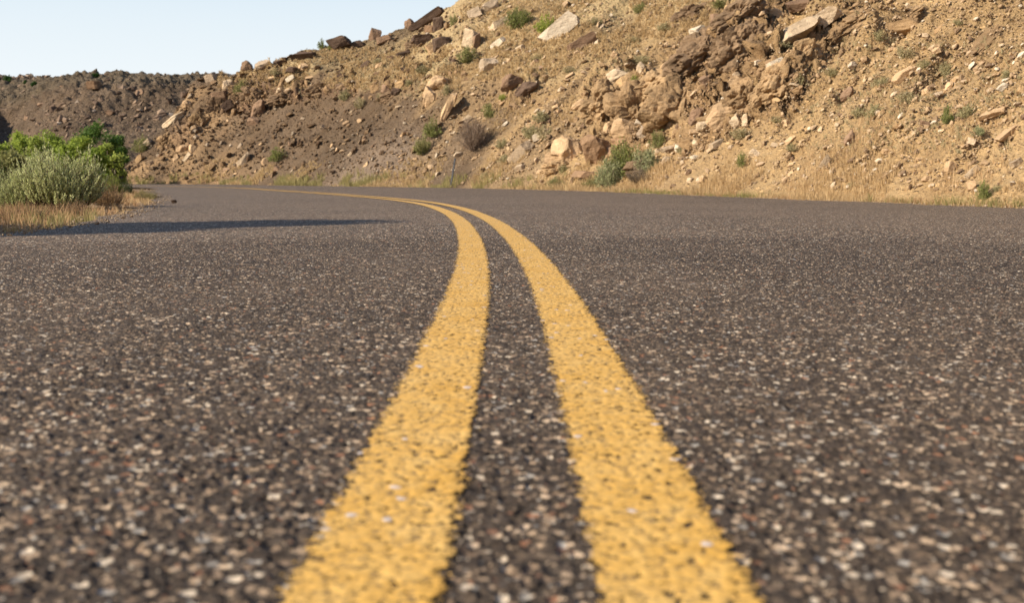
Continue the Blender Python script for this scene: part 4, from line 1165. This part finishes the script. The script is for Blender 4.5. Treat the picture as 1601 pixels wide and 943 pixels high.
rside(6500, .02, 1.3, 2, 24, .03, .125, 1, 'straw', 'dry straw grass along the right road edge', -.02, blades=8)
rside(4200, .02, 1.6, 20, 44, .07, .17, 2, 'straw', 'dry straw grass along the far road edge', -.05)
rside(2600, .02, 1.0, 24, 47, .08, .26, 3, 'strawgreen', 'green grass along the far road edge', -.06, 1.3)
rside(1300, .02, .6, 6, 24, .04, .11, 4, 'strawgreen', 'green grass tufts along the right road edge', .12, .8)
rside(1500, .02, .6, 8, 22, .03, .07, 5, 'rusty', 'rust coloured weeds along the right road edge', .0, .8)
rside(700, .6, 2.6, 7, 15, .04, .12, 6, 'straw', 'sparse dry grass low on the bright right slope', .05, .9, blades=6)
# dry grass on the bench and the upper slope
def bench_grass(n, seed, mat, label, rects, h0, h1):
    g = np.random.default_rng(seed); P = []; H = []
    for (x0, x1, y0, y1, f) in rects:
        m = int(n*f); qx = g.uniform(x0, x1, m); qy = g.uniform(y0, y1, m)
        for a, p in zip(qx, hill_hit(qx, qy)):
            if p and vnoise(np.array([p[0]*.6]), np.array([p[1]*.6]), seed)[0] > -.12: P.append(p); H.append(g.uniform(h0, h1))
    link('grass', grass_mesh(P, H, seed, blades=7, lean=.5), LM[mat], kind='stuff', label=label)
bench_grass(11000, 21, 'straw', 'dry grass covering the bench and upper slope', [(340, 720, 72, 140, .42), (720, 1000, 0, 125, .40), (1000, 1120, 0, 60, .08), (760, 900, 150, 240, .05)], .05, .15)
bench_grass(2200, 22, 'grey', 'sparse grey weeds on the slopes', [(400, 720, 80, 150, .4), (720, 1000, 0, 120, .4), (1250, 1600, 60, 240, .2)], .03, .09)

# ---- left verge
def lside(n, lo, hi, y0, y1, h0, h1, seed, mat, label, dens=-1, scale=1.0, blades=9):
    x, y = along(LD, n, lo, hi, y0, y1, seed, -1)
    keep = vnoise(x*scale, y*scale, seed) > dens; x, y = x[keep], y[keep]
    h = np.random.default_rng(seed).uniform(h0, h1, len(x))*(.7+.9*np.clip(vnoise(x*1.2, y*1.2, seed+1)+.4, 0, 1))
    link('grass', grass_mesh(np.stack([x, y, np.full(len(x), -.03)], -1), h, seed, blades=blades, width=.0022), LM[mat], kind='stuff', label=label)
lside(4000, .06, 2.4, 2.5, 19, .02, .08, 11, 'straw', 'dry straw grass on the left verge', -.02, 2)
lside(3400, .16, 2.0, 2.5, 19, .02, .10, 12, 'rusty', 'rusty dead weeds on the left verge', -.08, 1.5)
lside(1700, .05, 1.2, 3, 21, .03, .10, 13, 'strawgreen', 'green grass tufts on the left verge', .05, 1.2)
lside(5000, 1.2, 6.5, 9, 45, .08, .20, 14, 'strawgreen', 'green weeds behind the left verge', -.05, .6)
lside(5000, 1.0, 9.5, 8, 50, .08, .20, 15, 'straw', 'dry grass behind the left verge', -.1, .5)

# sage bushes: upright wands with small leaves all along
def wand_bush(seed, n=520, leaves=26, hv=.22):
    g = np.random.default_rng(seed); ang = g.uniform(0, 2*math.pi, n); rad = np.sqrt(g.uniform(0, 1, n))
    ln = np.sqrt(np.clip(1-(rad*.9)**2, .12, 1))*g.uniform(.72, 1.1, n)*(1+(g.uniform(0, 1, n) > .86)*g.uniform(.05, .28, n))*(.9+.35*np.sin(ang*3+seed)*rad)
    root = np.stack([np.cos(ang)*rad*.45, np.sin(ang)*rad*.45, np.full(n, .0)], -1)
    tip = np.stack([np.cos(ang)*rad*1.0+g.normal(0, .06, n), np.sin(ang)*rad*1.0+g.normal(0, .06, n), ln], -1)
    mid = np.stack([(root[:, 0]+tip[:, 0])*.5*1.12, (root[:, 1]+tip[:, 1])*.5*1.12, ln*.48], -1)
    SV, SF = stems_tubes(np.vstack([root, mid]), np.vstack([mid, tip]), np.full(2*n, .006), np.r_[np.full(n, .005), np.full(n, .0025)])
    k = np.repeat(np.arange(n), leaves); t = g.uniform(.28, 1.0, len(k))
    t2 = np.clip(t*2, 0, 1)[:, None]; t3 = np.clip(t*2-1, 0, 1)[:, None]
    C = root[k]+(mid[k]-root[k])*t2+(tip[k]-mid[k])*t3
    ax = (tip-mid)[k]; ax /= np.linalg.norm(ax, axis=1)[:, None]
    U = ax*.85+rnd_dirs(g, len(k))*.5; U /= np.linalg.norm(U, axis=1)[:, None]
    Wd = np.cross(U, rnd_dirs(g, len(k))); Wd /= np.linalg.norm(Wd, axis=1)[:, None]+1e-9
    ls = (.042*g.uniform(.6, 1.3, len(k))*(1.15-.55*t))[:, None]
    LV, LF = quads(C+U*ls*.8, U*ls, Wd*ls*.26)
    return (SV, SF), (LV, LF)
SAGE = leaf_material('silver_sage_leaf', (.40, .45, .17), (.66, .69, .37), .42)
SAGE2 = leaf_material('green_rabbitbrush_leaf', (.10, .15, .035), (.22, .29, .08), .3)
def sage(px, basey, wpx, hpx, seed, label, n=520, dist=None, mat=None, depth=1.0, leaves=26):
    x, y = ground_pt(px, basey, -.03); x = float(x); y = float(y)
    if dist: x *= dist/y; y = dist
    s = wpx/FPX*y*.5; h = hpx/FPX*y
    (SV, SF), (LV, LF) = wand_bush(seed, n, leaves)
    e = empty('sagebrush', (x, y, -.03), label=label, category='bush'); e.scale = (s, s*depth, h)
    link('foliage', mesh_np('foliage', LV, LF), mat or SAGE, e); link('stem', mesh_np('stem', SV, SF), BARK, e)
sage(88, 330, 150, 96, 1, 'big silvery sagebrush with upright wands beside the left road edge', 900, leaves=30)
sage(28, 322, 80, 68, 2, 'smaller silvery sagebrush left of the big one', 420, dist=9.2)
sage(2, 326, 40, 78, 3, 'dark green bush cut by the left edge of the photo', 260, mat=LM['deep'])
sage(172, 297, 44, 36, 4, 'bright green rabbitbrush behind the big sagebrush', 380, mat=LM['lime'], dist=17)
sage(198, 300, 24, 24, 5, 'small dark green bush where the road bends away', 260, mat=LM['deep'], dist=18)
sage(142, 300, 30, 28, 6, 'olive weed bush between sagebrush and rabbitbrush', 220, mat=LM['olive'], dist=15)
sage(228, 312, 40, 18, 7, 'low yellowish weed clump at the tip of the left verge', 200, mat=LM['strawgreen'], dist=13.5)
sage(168, 325, 60, 40, 8, 'dry brown weed clump right of the big sagebrush', 320, mat=LM['rusty'], dist=10.5, leaves=18)
sage(112, 334, 80, 30, 9, 'rusty dead weeds under the big sagebrush', 260, mat=LM['rusty'], dist=7.7, leaves=14)
sage(40, 345, 90, 34, 10, 'rusty dead weeds in front of the smaller sagebrush', 260, mat=LM['rusty'], dist=6.9, leaves=14)

# ---- trees beyond the bend
def make_tree(px, topy, wpx, dist, mat, seed, label, n=34):
    d = ray(px, topy); t = dist/d[1]; x = d[0]*t; top = CAM_H+d[2]*t; base = -1.15
    H = top-base; s = wpx/FPX*dist*.5; g = np.random.default_rng(seed)
    e = empty('tree', (x, dist, base), label=label, category='tree', group='trees beyond the bend')
    # trunk: a few leaning stems with limbs
    S, E, r0, r1 = [], [], [], []
    tips = []
    for k in range(4):
        a = g.uniform(0, 6.28); p0 = np.array([0, 0, 0.]); p1 = np.array([math.cos(a)*s*.25, math.sin(a)*s*.25, H*.4])
        S.append(p0); E.append(p1); r0.append(.09); r1.append(.06)
        for j in range(5):
            b = g.uniform(0, 6.28); q = p1+np.array([math.cos(b)*s*.55, math.sin(b)*s*.55, H*g.uniform(.1, .5)])
            S.append(p1); E.append(q); r0.append(.05); r1.append(.015); tips.append(q)
    SV, SF = stems_tubes(np.array(S), np.array(E), np.array(r0), np.array(r1))
    link('trunk', mesh_np('trunk', SV, SF), TBARK, e)
    C = []
    for c in range(n):
        q = rnd_dirs(g, 1)[0]*g.uniform(.45, .95)**.6; c0 = np.array([q[0]*s*.85, q[1]*s*.85, H*(.60+.42*q[2])])
        rr = s*g.uniform(.16, .34); m = int(g.uniform(160, 260))
        C.append(c0+g.normal(size=(m, 3))*rr*np.array([.6, .6, .5]))
    C = np.vstack(C); m = len(C); U = rnd_dirs(g, m)+np.array([0, 0, .3]); W = np.cross(U, rnd_dirs(g, m)); W /= np.linalg.norm(W, axis=1)[:, None]
    U /= np.linalg.norm(U, axis=1)[:, None]; ls = g.uniform(.05, .10, m)[:, None]
    LV, LF = quads(C, U*ls, W*ls*.5)
    link('crown', mesh_np('crown', LV, LF), mat, e)
TG = leaf_material('tamarisk_leaf', (.22, .28, .04), (.38, .46, .09), .55)
TG2 = leaf_material('tamarisk_light_leaf', (.24, .29, .045), (.39, .44, .11), .5)
TD = leaf_material('cottonwood_leaf', (.06, .12, .02), (.13, .22, .04), .4)
TREES = [(34, 212, 62, 52, TG, 'bright green tree near the left edge of the grove'), (84, 207, 64, 56, TG, 'bright green tree left of the dark one, third from left'),
 (120, 214, 50, 54, TG, 'green tree standing in front of the dark tree'), (152, 196, 66, 63, TD, 'tallest dark green tree of the grove'),
 (184, 207, 36, 66, TD, 'dark green tree against the nose of the hill'), (166, 220, 36, 50, TG2, 'yellow green tree right of the middle'),
 (178, 238, 34, 44, TG2, 'lowest yellow green tree by the road bend'), (4, 214, 50, 50, TG, 'green tree cut by the left edge of the photo'),
 (104, 226, 60, 46, TG, 'low green tree in the middle of the grove'), (60, 220, 60, 48, TG2, 'light green tree behind the big sagebrush'), (146, 236, 46, 43, TG, 'low green tree just behind the rabbitbrush'),
 (18, 232, 60, 44, LM['olive'], 'dull olive tree low at the left of the grove')]
for i, (a, b, c, d, m, lb) in enumerate(TREES): make_tree(a, b, c, d, m, 40+i, lb)
# dark junipers on the far ridge
for i, (a, b, c) in enumerate([(149, 122, .55), (12, 128, .8), (40, 132, .5), (55, 137, .7), (98, 130, .5), (175, 128, .4)]):
    p = ridge_hit(a, b) or ridge_hit(a, b+8)
    if p:
        o = make_bush('juniper', (p[0], p[1], p[2]), (c, c, c*1.3), 800+i, LM['deep'], 'small dark round juniper on the far ridge', group='junipers on the far ridge', cat='tree', parts=False, nstem=30, nleaf=30, leaf=.16)
# shrub just outside the frame on the left whose shadow falls across the road
make_bush('tall_shrub', (-6.9, 3.45, -.03), (.88, .88, 3.02), 901, LM['deep'], 'tall dense shrub left of the photo casting the road shadow', nstem=150, nleaf=520, leaf=.08, lw=.6, dome=True, up=.4)

# ------------------------------------------------------------------ marker posts
def metal(name, c, rough=.5, met=.3):
    M = NT(name); P = M.coord(); n = M.noise(P, 30, 4, .6)
    M.l(M.ramp(n, [(.35, tuple(v*.7 for v in c)), (.7, c)]), M.b.inputs['Base Color']); M.b.inputs['Roughness'].default_value = rough; M.b.inputs['Metallic'].default_value = met
    return M.m
def build_post(px, basey, hpx, lean, label, dist=None, wscale=1.0):
    if dist is None:
        p = hill_hit([px], [basey])[0] or (*ground_pt(px, basey), 0)
    else:
        g = ground_pt(px, basey); p = (float(g[0])*dist/float(g[1]), dist, -.03)
    h = hpx/FPX*p[1]; wd = .026*wscale
    e = empty('marker_post', (p[0], p[1], p[2]-.02), label=label, category='post'); e.rotation_euler = (0, lean, 0)
    # U-channel post
    prof = [(-wd, .012), (-wd*.62, .012), (-wd*.45, -.014), (wd*.45, -.014), (wd*.62, .012), (wd, .012), (wd, .018), (wd*.55, .018), (wd*.38, -.006), (-wd*.38, -.006), (-wd*.55, .018), (-wd, .018)]
    V = [(x, y, 0) for x, y in prof]+[(x, y, h) for x, y in prof]; n = len(prof)
    me = D.meshes.new('post'); me.from_pydata(V, [], [(i, (i+1) % n, n+(i+1) % n, n+i) for i in range(n)]+[tuple(range(n, 2*n))]); me.update()
    link('post', me, metal('post_steel', (.10, .10, .11)), e)
    # pale reflective strip down the front
    V = [(a*wd*.16, -.018 if b else -.0155, z) for z in (h*.12, h*.94) for b in (0, 1) for a in (-1, 1)]
    me = D.meshes.new('reflective_strip'); me.from_pydata(V, [], [(2, 3, 7, 6), (0, 4, 5, 1), (0, 2, 6, 4), (1, 5, 7, 3), (0, 1, 3, 2), (4, 6, 7, 5)]); me.update()
    link('reflective_strip', me, metal('strip_white', (.36, .36, .36), .4, 0), e)
build_post(704.5, 291, 45, math.radians(9.5), 'leaning dark steel marker post with a pale strip by the far road edge')
build_post(190, 284, 26, math.radians(2), 'short grey post in the weeds at the foot of the left nose', dist=44, wscale=2.6)
print('objects', len(D.objects))
